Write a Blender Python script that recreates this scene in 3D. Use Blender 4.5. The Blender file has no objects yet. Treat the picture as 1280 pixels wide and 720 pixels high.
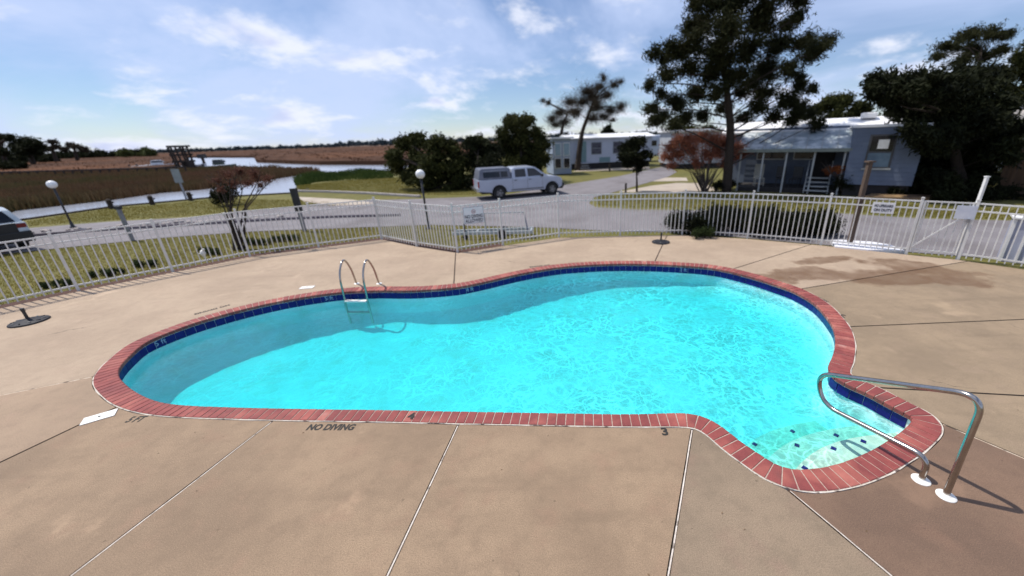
import bpy, bmesh, math, random
import numpy as np
from mathutils import Vector, Matrix, Quaternion
from mathutils.geometry import delaunay_2d_cdt
rnd = random.Random(7); nrs = np.random.RandomState(7)
sc = bpy.context.scene
C = sc.collection
PI = math.pi

# ---------------------------------------------------------------- camera
CAM_H = 3.1; F = 477.0; PITCH = math.radians(21.24); ROLL = math.radians(1.93); CX, CY = 699.0, 358.0
cp, sp, cr, sr = math.cos(PITCH), math.sin(PITCH), math.cos(ROLL), math.sin(ROLL)
R = np.array([[1, 0, 0], [0, -sp, cp], [0, -cp, -sp]]) @ np.array([[cr, -sr, 0], [sr, cr, 0], [0, 0, 1]])
cam_d = bpy.data.cameras.new('camera'); cam = bpy.data.objects.new('camera', cam_d); C.objects.link(cam)
cam_d.sensor_width = 36; cam_d.lens = F / 1280 * 36
cam_d.shift_x = (640 - CX) / 1280; cam_d.shift_y = -(360 - CY) / 1280
cam_d.clip_start = 0.05; cam_d.clip_end = 9000
M4 = Matrix.Identity(4)
for i in range(3):
    M4[i][0] = R[i, 0]; M4[i][1] = -R[i, 1]; M4[i][2] = -R[i, 2]
M4.translation = (0, 0, CAM_H)
cam.matrix_world = M4
cam_d.dof.use_dof = True; cam_d.dof.focus_distance = 4.2
cam_d.dof.aperture_fstop = (cam_d.lens / 1000) / 0.024
sc.camera = cam

# ---------------------------------------------------------------- sun and sky
SUNV = Vector((-0.51, 0.21, 1.0)).normalized()
sun_d = bpy.data.lights.new('sun', 'SUN'); sun = bpy.data.objects.new('sun', sun_d); C.objects.link(sun)
sun_d.energy = 4.7; sun_d.angle = math.radians(0.53); sun_d.color = (1.0, 0.945, 0.85)
sun.rotation_euler = SUNV.to_track_quat('Z', 'Y').to_euler(); sun.location = SUNV * 60
W = bpy.data.worlds.new('World'); sc.world = W; W.use_nodes = True
wn = W.node_tree; wn.nodes.clear()
def wnode(t, **k):
    n = wn.nodes.new(t)
    for a, b in k.items(): setattr(n, a, b)
    return n
L = wn.links.new
sky = wnode('ShaderNodeTexSky', sky_type='NISHITA', sun_disc=False)
sky.sun_elevation = math.asin(SUNV.z); sky.sun_rotation = math.atan2(SUNV.x, SUNV.y)
sky.altitude = 0; sky.air_density = 1.0; sky.dust_density = 0.0; sky.ozone_density = 3.5
tc = wnode('ShaderNodeTexCoord'); sep = wnode('ShaderNodeSeparateXYZ'); L(tc.outputs['Generated'], sep.inputs[0])
def wmath(op, a, b=None, clamp=False):
    n = wnode('ShaderNodeMath', operation=op, use_clamp=clamp)
    for i, v in enumerate((a, b)):
        if v is None: continue
        if isinstance(v, (int, float)): n.inputs[i].default_value = v
        else: L(v, n.inputs[i])
    return n.outputs[0]
zz = wmath('ADD', wmath('MAXIMUM', sep.outputs['Z'], 0.0), 0.30)
px = wmath('DIVIDE', sep.outputs['X'], zz); py = wmath('DIVIDE', sep.outputs['Y'], zz)
comb = wnode('ShaderNodeCombineXYZ'); L(px, comb.inputs[0]); L(py, comb.inputs[1])
def wnoise(scale, det, rough, dist, loc=(0, 0, 0), src=None):
    mp = wnode('ShaderNodeMapping'); mp.inputs['Location'].default_value = loc
    L(src or comb.outputs[0], mp.inputs['Vector'])
    n = wnode('ShaderNodeTexNoise'); n.inputs['Scale'].default_value = scale; n.inputs['Detail'].default_value = det
    n.inputs['Roughness'].default_value = rough; n.inputs['Distortion'].default_value = dist
    L(mp.outputs[0], n.inputs['Vector']); return n.outputs['Fac']
def wramp(f, a, b, lo=0.0, hi=1.0):
    m = wnode('ShaderNodeMapRange', interpolation_type='SMOOTHSTEP'); L(f, m.inputs[0])
    for i, v in enumerate((a, b, lo, hi)): m.inputs[i + 1].default_value = v
    return m.outputs[0]
veil = wramp(wnoise(0.8, 6, 0.58, 0.5, (3.1, 1.7, 0)), 0.37, 0.64, 0.10, 0.85)
puff = wramp(wnoise(2.3, 7, 0.58, 0.15, (7.4, 2.2, 0)), 0.49, 0.66, 0.0, 0.92)
shade = wramp(wnoise(2.3, 5, 0.5, 0.15, (7.46, 2.27, 0)), 0.58, 0.74, 0.0, 0.7)
tint = wnode('ShaderNodeMix', data_type='RGBA', blend_type='MULTIPLY'); tint.inputs[0].default_value = 1.0
L(sky.outputs[0], tint.inputs[6]); tint.inputs[7].default_value = (0.93, 0.98, 1.12, 1)
# even out the bright horizon band a little: clear dry air
m1 = wnode('ShaderNodeMix', data_type='RGBA'); L(veil, m1.inputs[0]); L(tint.outputs[2], m1.inputs[6]); m1.inputs[7].default_value = (6.3, 7.5, 10.6, 1)
ccol = wnode('ShaderNodeMix', data_type='RGBA'); L(shade, ccol.inputs[0]); ccol.inputs[6].default_value = (9.2, 9.6, 11.0, 1); ccol.inputs[7].default_value = (5.0, 5.8, 9.2, 1)
m2 = wnode('ShaderNodeMix', data_type='RGBA'); L(puff, m2.inputs[0]); L(m1.outputs[2], m2.inputs[6]); L(ccol.outputs[2], m2.inputs[7])
bg = wnode('ShaderNodeBackground'); bg.inputs[1].default_value = 0.098; L(m2.outputs[2], bg.inputs[0])
wo = wnode('ShaderNodeOutputWorld'); L(bg.outputs[0], wo.inputs[0])
sc.view_settings.view_transform = 'Standard'; sc.view_settings.look = 'None'
sc.view_settings.exposure = 0.0; sc.view_settings.gamma = 1.0
sc.view_settings.use_curve_mapping = False
sc.cycles.max_bounces = 8; sc.cycles.transparent_max_bounces = 16; sc.cycles.volume_bounces = 0

# ---------------------------------------------------------------- surveying the place from the photograph
def at(u, v, z=0.0):
    d = R @ np.array([(u - CX) / F, (v - CY) / F, 1.0]); t = (z - CAM_H) / d[2]
    return Vector((t * d[0], t * d[1], z))
def aty(u, v, y):
    d = R @ np.array([(u - CX) / F, (v - CY) / F, 1.0]); t = y / d[1]
    return Vector((t * d[0], y, CAM_H + t * d[2]))
def hyp(b, u, v):   # the point seen at (u, v) straight above or below ground point b
    d = R @ np.array([(u - CX) / F, (v - CY) / F, 1.0]); k = math.hypot(b[0], b[1]) / math.hypot(d[0], d[1])
    return CAM_H + k * d[2]

# ---------------------------------------------------------------- materials
MATS = {}
def mat(name, col, col2=None, scale=3.0, rough=0.8, metal=0.0, bump=0.0, bscale=None, detail=6, spec=0.5, sharp=(0.35, 0.65),
        third=None, coord='Object', stretch=None, coat=0.0, trans=0.0, emit=None):
    if name in MATS: return MATS[name]
    m = bpy.data.materials.new(name); m.use_nodes = True; nt = m.node_tree; nt.nodes.clear()
    N = nt.nodes.new; K = nt.links.new
    out = N('ShaderNodeOutputMaterial'); b = N('ShaderNodeBsdfPrincipled'); K(b.outputs[0], out.inputs[0])
    b.inputs['Base Color'].default_value = (*col, 1); b.inputs['Roughness'].default_value = rough; b.inputs['Metallic'].default_value = metal
    b.inputs['Specular IOR Level'].default_value = spec; b.inputs['Coat Weight'].default_value = coat
    t = N('ShaderNodeTexCoord'); g = N('ShaderNodeNewGeometry')
    src = g.outputs['Position'] if coord == 'World' else t.outputs['Object']
    if stretch:
        mp = N('ShaderNodeMapping'); mp.inputs['Scale'].default_value = stretch; K(src, mp.inputs[0]); src = mp.outputs[0]
    if col2:
        n = N('ShaderNodeTexNoise'); n.inputs['Scale'].default_value = scale; n.inputs['Detail'].default_value = detail; n.inputs['Roughness'].default_value = 0.6
        K(src, n.inputs['Vector'])
        r = N('ShaderNodeMapRange'); r.inputs[1].default_value = sharp[0]; r.inputs[2].default_value = sharp[1]; K(n.outputs[0], r.inputs[0])
        mx = N('ShaderNodeMix'); mx.data_type = 'RGBA'; K(r.outputs[0], mx.inputs[0]); mx.inputs[6].default_value = (*col, 1); mx.inputs[7].default_value = (*col2, 1)
        last = mx.outputs[2]
        if third:
            n3 = N('ShaderNodeTexNoise'); n3.inputs['Scale'].default_value = third[1]; n3.inputs['Detail'].default_value = 4; K(src, n3.inputs['Vector'])
            r3 = N('ShaderNodeMapRange'); r3.inputs[1].default_value = third[2]; r3.inputs[2].default_value = third[3]; K(n3.outputs[0], r3.inputs[0])
            m3 = N('ShaderNodeMix'); m3.data_type = 'RGBA'; K(r3.outputs[0], m3.inputs[0]); K(last, m3.inputs[6]); m3.inputs[7].default_value = (*third[0], 1)
            last = m3.outputs[2]
        K(last, b.inputs['Base Color'])
    if bump:
        n2 = N('ShaderNodeTexNoise'); n2.inputs['Scale'].default_value = bscale or scale * 8; n2.inputs['Detail'].default_value = 5; K(src, n2.inputs['Vector'])
        bp = N('ShaderNodeBump'); bp.inputs['Strength'].default_value = min(1, bump); bp.inputs['Distance'].default_value = 0.02 if bump <= 1 else 0.02 * bump
        K(n2.outputs[0], bp.inputs['Height']); K(bp.outputs[0], b.inputs['Normal'])
    if trans:
        tr = N('ShaderNodeBsdfTranslucent'); tr.inputs[0].default_value = (*(col2 or col), 1)
        ms = N('ShaderNodeMixShader'); ms.inputs[0].default_value = trans; K(b.outputs[0], ms.inputs[1]); K(tr.outputs[0], ms.inputs[2]); K(ms.outputs[0], out.inputs[0])
    MATS[name] = m; return m

def brushed(name, col, rough): return mat(name, col, tuple(c * 0.8 for c in col), 20, rough, 1.0)
steel = mat('stainless_steel', (0.46, 0.43, 0.40), (0.38, 0.35, 0.32), 14, 0.19, 1.0, spec=0.5)
white_paint = mat('white_paint', (0.78, 0.78, 0.78), (0.68, 0.68, 0.67), 6, 0.45, bump=0.1, bscale=60)
white_plastic = mat('white_plastic', (0.82, 0.81, 0.78), (0.74, 0.72, 0.68), 9, 0.4)
fence_paint = mat('fence_paint', (0.66, 0.655, 0.64), (0.56, 0.55, 0.53), 5, 0.5, third=((0.42, 0.38, 0.33), 11, 0.60, 0.75))
black_paint = mat('black_paint', (0.012, 0.012, 0.014), (0.03, 0.03, 0.035), 12, 0.45)
black_rubber = mat('black_rubber', (0.012, 0.012, 0.012), (0.02, 0.02, 0.02), 20, 0.8)
deck_ink = mat('deck_ink', (0.02, 0.018, 0.016), (0.10, 0.08, 0.065), 30, 0.8, sharp=(0.55, 0.8))
lens_glass = mat('white_globe_glass', (0.85, 0.85, 0.84), (0.78, 0.78, 0.77), 5, 0.25)
dark_glass = mat('dark_window_glass', (0.008, 0.01, 0.013), (0.02, 0.022, 0.026), 2, 0.08)

# ---------------------------------------------------------------- mesh building
class MB:
    def __init__(s): s.v = []; s.f = []
    def add(s, vs, fs):
        o = len(s.v); s.v += [tuple(p) for p in vs]; s.f += [tuple(i + o for i in f) for f in fs]
    def box(s, c, size, rz=0.0, mtx=None, taper=1.0):
        hx, hy, hz = size[0] / 2, size[1] / 2, size[2] / 2
        vs = []
        for z, k in ((-hz, 1.0), (hz, taper)):
            for x, y in ((-hx, -hy), (hx, -hy), (hx, hy), (-hx, hy)):
                p = Vector((x * k, y * k, z))
                if mtx is not None: p = mtx @ p
                else: p = Matrix.Rotation(rz, 3, 'Z') @ p
                vs.append(p + Vector(c))
        s.add(vs, [(3, 2, 1, 0), (4, 5, 6, 7), (0, 1, 5, 4), (1, 2, 6, 5), (2, 3, 7, 6), (3, 0, 4, 7)]); return s
    def beam(s, a, b, w, h, up=(0, 0, 1)):
        a = Vector(a); b = Vector(b); d = (b - a); l = d.length; d.normalize()
        up = Vector(up); sd = d.cross(up)
        if sd.length < 1e-4: sd = d.cross(Vector((1, 0, 0)))
        sd.normalize(); u2 = sd.cross(d)
        m = Matrix((d, sd, u2)).transposed()
        return s.box((a + b) / 2, (l, w, h), mtx=m)
    def tube(s, pts, rad, n=8, cap=True):
        pts = [Vector(p) for p in pts]
        if not hasattr(rad, '__len__'): rad = [rad] * len(pts)
        d0 = (pts[1] - pts[0]).normalized(); ref = d0.orthogonal().normalized(); rings = []
        vs = []
        for i, p in enumerate(pts):
            a = pts[max(i - 1, 0)]; b = pts[min(i + 1, len(pts) - 1)]; d = (b - a)
            if d.length < 1e-9: d = d0.copy()
            d.normalize()
            ref = (ref - d * ref.dot(d))
            if ref.length < 1e-6: ref = d.orthogonal()
            ref.normalize(); bi = d.cross(ref)
            for k in range(n):
                t = 2 * PI * k / n; vs.append(p + (ref * math.cos(t) + bi * math.sin(t)) * rad[i])
        fs = []
        for i in range(len(pts) - 1):
            for k in range(n):
                k2 = (k + 1) % n; fs.append((i * n + k, i * n + k2, (i + 1) * n + k2, (i + 1) * n + k))
        if cap: fs.append(tuple(range(n - 1, -1, -1))); fs.append(tuple((len(pts) - 1) * n + k for k in range(n)))
        s.add(vs, fs); return s
    def lathe(s, c, prof, n=20, axis=None):
        m = Matrix.Identity(3)
        if axis is not None: m = Vector(axis).to_track_quat('Z', 'Y').to_matrix()
        vs = []; fs = []
        for r, z in prof:
            for k in range(n):
                t = 2 * PI * k / n; vs.append(m @ Vector((r * math.cos(t), r * math.sin(t), z)) + Vector(c))
        for i in range(len(prof) - 1):
            for k in range(n):
                k2 = (k + 1) % n; fs.append((i * n + k, i * n + k2, (i + 1) * n + k2, (i + 1) * n + k))
        fs.append(tuple(range(n - 1, -1, -1))); fs.append(tuple((len(prof) - 1) * n + k for k in range(n)))
        s.add(vs, fs); return s
    def prism(s, poly, z0, z1):
        n = len(poly); vs = [(p[0], p[1], z0) for p in poly] + [(p[0], p[1], z1) for p in poly]
        fs = [tuple(range(n - 1, -1, -1)), tuple(range(n, 2 * n))] + [(i, (i + 1) % n, n + (i + 1) % n, n + i) for i in range(n)]
        s.add(vs, fs); return s
    def build(s, name, m, parent=None, smooth=False, loc=None, bevel=0.0):
        me = bpy.data.meshes.new(name); off = Vector(loc) if loc is not None else Vector((0, 0, 0))
        me.from_pydata([(p[0] - off.x, p[1] - off.y, p[2] - off.z) for p in s.v], [], s.f); me.materials.append(m)
        if smooth or bevel or True:
            bm = bmesh.new(); bm.from_mesh(me)
            bmesh.ops.recalc_face_normals(bm, faces=bm.faces)
            if bevel: bmesh.ops.bevel(bm, geom=list(bm.edges), offset=bevel, segments=2, profile=0.6, affect='EDGES')
            bm.to_mesh(me); bm.free()
        if smooth:
            for p in me.polygons: p.use_smooth = True
            if smooth == 'auto':
                try: me.set_sharp_from_angle(angle=math.radians(40))
                except Exception: pass
        o = bpy.data.objects.new(name, me); C.objects.link(o)
        if parent: o.parent = parent
        elif loc is not None: o.location = off
        return o
def tag(o, label=None, cat=None, group=None, kind=None):
    if label: o['label'] = label
    if cat: o['category'] = cat
    if group: o['group'] = group
    if kind: o['kind'] = kind
    return o
def empty(name, loc, label, cat, group=None, rz=0.0):
    o = bpy.data.objects.new(name, None); C.objects.link(o); o.location = loc; o.rotation_euler = (0, 0, rz); o.empty_display_size = 0.2
    return tag(o, label, cat, group)
def copy_tree(o, parent=None):
    c = o.copy(); C.objects.link(c); c.parent = parent
    for ch in list(o.children): copy_tree(ch, c)
    return c
def sheet(name, poly, z, m, kind='structure', thick=0.0):
    b = MB()
    if thick: b.prism(poly, z - thick, z)
    else: b.add([(p[0], p[1], z) for p in poly], [tuple(range(len(poly)))])
    o = b.build(name, m)
    if not thick and o.data.polygons and o.data.polygons[0].normal.z < 0: o.data.flip_normals()
    if kind: o['kind'] = kind
    return o
def smoothcurve(pts, step, closed=True):
    pts = [Vector((p[0], p[1], p[2] if len(p) > 2 else 0)) for p in pts]; n = len(pts); dense = []
    rng = range(n if closed else n - 1)
    for i in rng:
        p1, p2 = pts[i], pts[(i + 1) % n]
        p0 = pts[(i - 1) % n] if closed or i > 0 else p1; p3 = pts[(i + 2) % n] if closed or i < n - 2 else p2
        for k in range(12):
            t = k / 12
            dense.append(0.5 * ((2 * p1) + (p2 - p0) * t + (2 * p0 - 5 * p1 + 4 * p2 - p3) * t * t + (3 * p1 - p0 - 3 * p2 + p3) * t ** 3))
    if not closed: dense.append(pts[-1])
    return resample(dense, step, closed)
def resample(dense, step, closed=True):
    a = np.array([tuple(p) for p in dense]); b = np.vstack([a, a[:1]]) if closed else a
    l = np.r_[0, np.cumsum(np.linalg.norm(np.diff(b, axis=0), axis=1))]; N = max(2, round(l[-1] / step))
    s = np.linspace(0, l[-1], N + 1)
    if closed: s = s[:-1]
    return np.stack([np.interp(s, l, b[:, k]) for k in range(3)], 1)
def pip(poly, x, y):
    ins = np.zeros(len(x), bool); n = len(poly)
    for i in range(n):
        x1, y1 = poly[i][0], poly[i][1]; x2, y2 = poly[(i + 1) % n][0], poly[(i + 1) % n][1]
        if y1 == y2: continue
        c = ((y1 > y) != (y2 > y)) & (x < (x2 - x1) * (y - y1) / (y2 - y1) + x1); ins ^= c
    return ins

# ================================================================ THE LAND
# marsh ground to the horizon, mainland lawn, water
mud = mat('marsh_ground_mat', (0.105, 0.052, 0.028), (0.055, 0.035, 0.018), 0.05, 0.95, bump=1, bscale=1.5, coord='World', third=((0.14, 0.08, 0.04), 0.4, 0.5, 0.7))
def holed(name, poly, hole, z, m, thick=0.0):
    # a sheet with the pool cut out of it: two halves joined in one mesh
    hx0, hx1, hy0, hy1 = hole; P2 = [Vector((p[0], p[1])) for p in poly]; n = len(P2)
    H2 = [Vector((hx0, hy0)), Vector((hx1, hy0)), Vector((hx1, hy1)), Vector((hx0, hy1))]
    r = delaunay_2d_cdt(P2 + H2, [(i, (i + 1) % n) for i in range(n)] + [(n + i, n + (i + 1) % 4) for i in range(4)], [], 1, 1e-5)
    V2 = r[0]; fs = []
    for f in r[2]:
        c = sum((V2[i] for i in f), Vector((0, 0))) / len(f)
        if not (hx0 < c.x < hx1 and hy0 < c.y < hy1): fs.append(tuple(f))
    b = MB(); b.add([(v.x, v.y, z) for v in V2], fs)
    if thick:
        for i in range(n):
            p, q = P2[i], P2[(i + 1) % n]; b.add([(p.x, p.y, z), (q.x, q.y, z), (q.x, q.y, z - thick), (p.x, p.y, z - thick)], [(0, 1, 2, 3)])
    o = b.build(name, m); o['kind'] = 'structure'; return o
HOLE = (-8.6, 6.2, 1.7, 10.3)
ground = holed('ground', [(-4000, -300), (4000, -300), (4000, 5000), (-4000, 5000)], HOLE, -0.70, mud)
def watermat(name, deep, rough, bscale, bstr):
    m = bpy.data.materials.new(name); m.use_nodes = True; nt = m.node_tree; b = nt.nodes['Principled BSDF']
    b.inputs['Base Color'].default_value = (*deep, 1); b.inputs['Roughness'].default_value = rough; b.inputs['IOR'].default_value = 1.33
    b.inputs['Specular IOR Level'].default_value = 1.0
    g = nt.nodes.new('ShaderNodeNewGeometry'); mp = nt.nodes.new('ShaderNodeMapping'); mp.inputs['Scale'].default_value = (1, 0.5, 1); n = nt.nodes.new('ShaderNodeTexNoise'); n.inputs['Scale'].default_value = bscale; n.inputs['Detail'].default_value = 4
    nt.links.new(g.outputs['Position'], mp.inputs[0]); nt.links.new(mp.outputs[0], n.inputs['Vector']); bp = nt.nodes.new('ShaderNodeBump'); bp.inputs['Strength'].default_value = bstr; bp.inputs['Distance'].default_value = 0.05
    nt.links.new(n.outputs[0], bp.inputs['Height']); nt.links.new(bp.outputs[0], b.inputs['Normal']); return m
creek = watermat('creek_water', (0.30, 0.32, 0.38), 0.2, 0.8, 0.4)
ZW = -0.64
canal_far = [at(-60, 285, -.6), at(0, 270, -.6), at(20, 263, -.6), at(137, 250, -.6), at(200, 241, -.6), at(250, 237, -.6), at(330, 226, -.6), at(365, 220, -.6), at(402, 216, -.6)]
riv_near = [at(402, 216, -.6), at(370, 213.5, -.6), at(340, 213, -.6), at(240, 211, -.6)]
riv_far = [at(236, 197, -.6), at(318, 197, -.6), at(321, 203, -.6), at(400, 206, -.6), at(490, 206, -.6)]
water_poly = canal_far + riv_near[1:] + riv_far + [Vector((-15, 60, 0)), Vector((-10, 35, 0)), Vector((-6, 20, 0)), Vector((-26, 15, 0)), Vector((-38, 12, 0))]
sheet('creek', water_poly, ZW, creek)

lawn_m = mat('lawn_mat', (0.10, 0.096, 0.014), (0.15, 0.13, 0.028), 0.6, 0.95, bump=1.0, bscale=25, coord='World', third=((0.06, 0.06, 0.012), 9, 0.5, 0.75))
shore = [(-75, -50), (-36.5, 10.0), (-28.2, 20.8), (-27.6, 24.4), (-26.0, 25.8), (-24.0, 27.6), (-19.2, 28.6), (-19.5, 31.0), (-22.5, 36.5), (-22.0, 42.0), (-20.0, 52), (-22, 66), (-24.0, 84), (-14, 110), (10, 300), (40, 900), (900, 900), (900, -50)]
lawn = holed('lawn', shore, HOLE, -0.06, lawn_m, 0.85)

asph = mat('asphalt_mat', (0.21, 0.195, 0.205), (0.17, 0.155, 0.165), 1.1, 0.93, bump=0.5, bscale=60, coord='World', third=((0.14, 0.125, 0.13), 0.5, 0.5, 0.7))
near = [at(-120, 332, -.045)] + [at(*p, -.045) for p in [(0, 318), (75, 310), (200, 297.5), (320, 289), (460, 284), (536, 281), (670, 284), (775, 289), (850, 290), (960, 300), (1100, 312), (1280, 326)]] + [Vector((16, 5, 0))]
far = [Vector((26, 7, 0))] + [at(*p, -.045) for p in [(1280, 276), (1150, 273), (1040, 266), (900, 263), (800, 262), (745, 259), (736, 254), (742, 247), (768, 240), (800, 231), (835, 221), (846, 215), (834, 207), (775, 220), (706, 231), (640, 242), (595, 246), (540, 248), (470, 250), (400, 254), (320, 263.5), (230, 272), (137, 277), (37, 285), (-60, 294)]]
sheet('road', [tuple(p)[:2] for p in near + far], -0.045, asph)
pale = mat('pale_concrete', (0.44, 0.38, 0.31), (0.36, 0.30, 0.25), 0.8, 0.9, bump=0.4, bscale=30, coord='World')
sheet('driveway', [tuple(at(*p, -.05))[:2] for p in [(772, 240), (856, 240.5), (900, 238), (880, 229), (846, 228.5), (815, 232)]], -0.050, pale)
sheet('driveway', [tuple(at(*p, -.05))[:2] for p in [(800, 227), (860, 226), (858, 222), (830, 222)]], -0.052, pale)
sheet('driveway', [tuple(at(*p, -.05))[:2] for p in [(715, 214.5), (812, 211.5), (812, 208.5), (730, 211)]], -0.052, pale)
sheet('path', [tuple(at(*p, -.04))[:2] for p in [(372, 246), (440, 249.5), (470, 254), (448, 256), (420, 257), (380, 252)]], -0.038, pale)

kerb_m = mat('kerb_concrete', (0.42, 0.38, 0.36), (0.33, 0.30, 0.29), 4, 0.9)
def strip(name, pts, w, z0, z1, m, **kw):
    b = MB(); pts = [Vector((p[0], p[1], 0)) for p in pts]
    n = len(pts); l = []; r = []
    for i in range(n):
        d = pts[min(i + 1, n - 1)] - pts[max(i - 1, 0)]; d.normalize(); s = Vector((-d.y, d.x, 0)) * w / 2
        l.append(pts[i] + s); r.append(pts[i] - s)
    vs = [(p.x, p.y, z1) for p in l] + [(p.x, p.y, z1) for p in r] + [(p.x, p.y, z0) for p in l] + [(p.x, p.y, z0) for p in r]
    fs = []
    for i in range(n - 1):
        fs += [(i, n + i, n + i + 1, i + 1), (2 * n + i, 2 * n + i + 1, 3 * n + i + 1, 3 * n + i), (i, i + 1, 2 * n + i + 1, 2 * n + i), (n + i + 1, n + i, 3 * n + i, 3 * n + i + 1)]
    fs += [(0, 2 * n, 3 * n, n), (n - 1, 2 * n - 1, 4 * n - 1, 3 * n - 1)]
    b.add(vs, fs); o = b.build(name, m); return o
tag(strip('kerb', [at(*p, -.05) for p in [(367, 239.5), (410, 240.5), (460, 242.5), (525, 246.5)]], 0.2, -0.05, 0.07, kerb_m), kind='structure')
tag(strip('kerb', [at(*p, -.05) for p in [(-60, 305), (60, 294), (137, 288), (220, 283), (285, 279), (350, 275), (420, 272), (500, 270)]], 0.14, -0.05, 0.06, mat('kerb_dark', (0.17, 0.15, 0.16), (0.12, 0.10, 0.12), 3, 0.9)), kind='structure')
# bulkhead along the creek
timber = mat('dark_timber', (0.045, 0.032, 0.024), (0.025, 0.018, 0.014), 6, 0.85, bump=0.5, bscale=30)
bk_pts = [(-36.5, 10.0), (-28.2, 20.5), (-27.8, 24.6), (-26.0, 25.9), (-24.0, 27.7), (-19.2, 28.7)]
bk = empty('bulkhead', (-28.2, 20.5, -0.06), 'dark timber bulkhead edging the grass beside the creek', 'bulkhead')
for i in range(len(bk_pts) - 1):
    a = Vector((*bk_pts[i], 0)); b_ = Vector((*bk_pts[i + 1], 0)); off = Vector((28.2, -20.5, 0.06))
    MB().beam(a + off + Vector((0, 0, -0.07)), b_ + off + Vector((0, 0, -0.07)), 0.3, 0.18).build('cap_beam', timber, bk)
    MB().beam(a + off + Vector((0, 0, -0.62)), b_ + off + Vector((0, 0, -0.62)), 0.16, 0.9).build('wall_board', timber, bk)

# ================================================================ SWIMMING POOL
O = [(117, 480), (120, 467.5), (137.5, 449), (163, 430), (200, 414), (250, 397), (312, 380.6), (369, 369), (427, 361), (474, 358.5), (520.6, 358.4), (567.5, 355), (598.7, 349.4), (645.6, 339), (692.5, 331.2), (739, 327.5), (780, 326.4), (827.5, 327.2), (890, 331.5), (937, 341), (984, 355), (1008.7, 364.4), (1037, 381), (1060, 406), (1067.5, 423), (1069, 437.5), (1066.5, 454), (1062, 466), (1068, 472), (1098.7, 485), (1130, 501), (1161, 516.5), (1175, 529), (1177.5, 541.5), (1161, 560), (1130, 582), (1098.7, 598), (1067.5, 608.7), (1036, 614.2), (1005, 614.5), (981, 609), (955, 598), (927, 579), (902, 560.3), (883, 543.5), (868, 535), (840, 533.6), (780, 533.5), (699, 532), (574, 529.6), (480, 527.5), (342.5, 525.2), (236, 522), (189, 518.5), (158, 512), (136, 502), (122, 489)]
outer = smoothcurve([at(*p) for p in O], 0.03)      # runs clockwise seen in the photograph
def smooth_closed(a, it):
    for _ in range(it): a = 0.5 * a + 0.25 * (np.roll(a, 1, 0) + np.roll(a, -1, 0))
    return a
outer = smooth_closed(outer, 6)
N0 = len(outer)
area = 0.5 * np.sum(outer[:, 0] * np.roll(outer[:, 1], -1) - np.roll(outer[:, 0], -1) * outer[:, 1])
tang = np.roll(outer, -2, 0) - np.roll(outer, 2, 0); tang = smooth_closed(tang, 10); tang /= np.linalg.norm(tang, axis=1)[:, None]
nrm = np.stack([-tang[:, 1], tang[:, 0], tang[:, 2] * 0], 1)
if area < 0: nrm = -nrm        # points into the pool
wid = np.where((outer[:, 1] < 4.2) & (outer[:, 0] < 1.3) & (outer[:, 0] > -5.6), 0.205, 0.25)
wid = smooth_closed(wid[:, None], 200)[:, 0]
def offset(d): return outer + nrm * (wid + d)[:, None]
inner = offset(0.0)
pool = empty('swimming_pool', (-1.2, 6.2, 0), 'kidney shaped pool with red brick coping, navy waterline tiles and turquoise water', 'swimming pool')
PO = Vector((1.2, -6.2, 0))
plaster = mat('pool_plaster', (0.83, 0.87, 0.885), (0.76, 0.82, 0.84), 1.6, 0.9, coord='World', bump=0.1, bscale=12, third=((0.72, 0.74, 0.70), 3, 0.5, 0.72))
wall_c = offset(-0.045)
def floor_z(x, y):
    t = np.clip((x + 7.0) / 11.0, 0, 1)
    return -(0.90 - 0.14 * (t * t * (3 - 2 * t)))
cl = wall_c[::5]; dist_pts = wall_c[::2]
gx, gy = np.meshgrid(np.arange(-7.6, 5.2, 0.22), np.arange(2.6, 9.8, 0.22)); gx = gx.ravel(); gy = gy.ravel()
ins = pip(cl, gx, gy)
dd = np.sqrt(((gx[:, None] - cl[None, :, 0]) ** 2 + (gy[:, None] - cl[None, :, 1]) ** 2).min(1)); ins &= dd > 0.1
pts2 = [Vector((p[0], p[1])) for p in cl] + [Vector((x, y)) for x, y in zip(gx[ins], gy[ins])]
nb = len(cl)
res = delaunay_2d_cdt(pts2, [(i, (i + 1) % nb) for i in range(nb)], [], 1, 1e-5)
fv = np.array([tuple(p) for p in res[0]])
fd = np.sqrt(((fv[:, None, 0] - cl[None, :, 0]) ** 2 + (fv[:, None, 1] - cl[None, :, 1]) ** 2).min(1))
fz = floor_z(fv[:, 0], fv[:, 1]) + 0.30 * np.clip(1 - fd / 0.45, 0, 1) ** 2
b = MB(); b.add([(x, y, z) for (x, y), z in zip(fv, fz)], [tuple(f) for f in res[2]]); b.v = [tuple(Vector(p) + PO) for p in b.v]
fl = b.build('pool_floor', plaster, pool, smooth=True)
b = MB(); vs = [tuple(Vector(p) + PO + Vector((0, 0, -0.048))) for p in cl] + [tuple(Vector((p[0], p[1], floor_z(p[0], p[1]) + 0.295)) + PO) for p in cl]
b.add(vs, [(i, (i + 1) % nb, nb + (i + 1) % nb, nb + i) for i in range(nb)]); b.build('pool_wall', plaster, pool, smooth=True)
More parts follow.
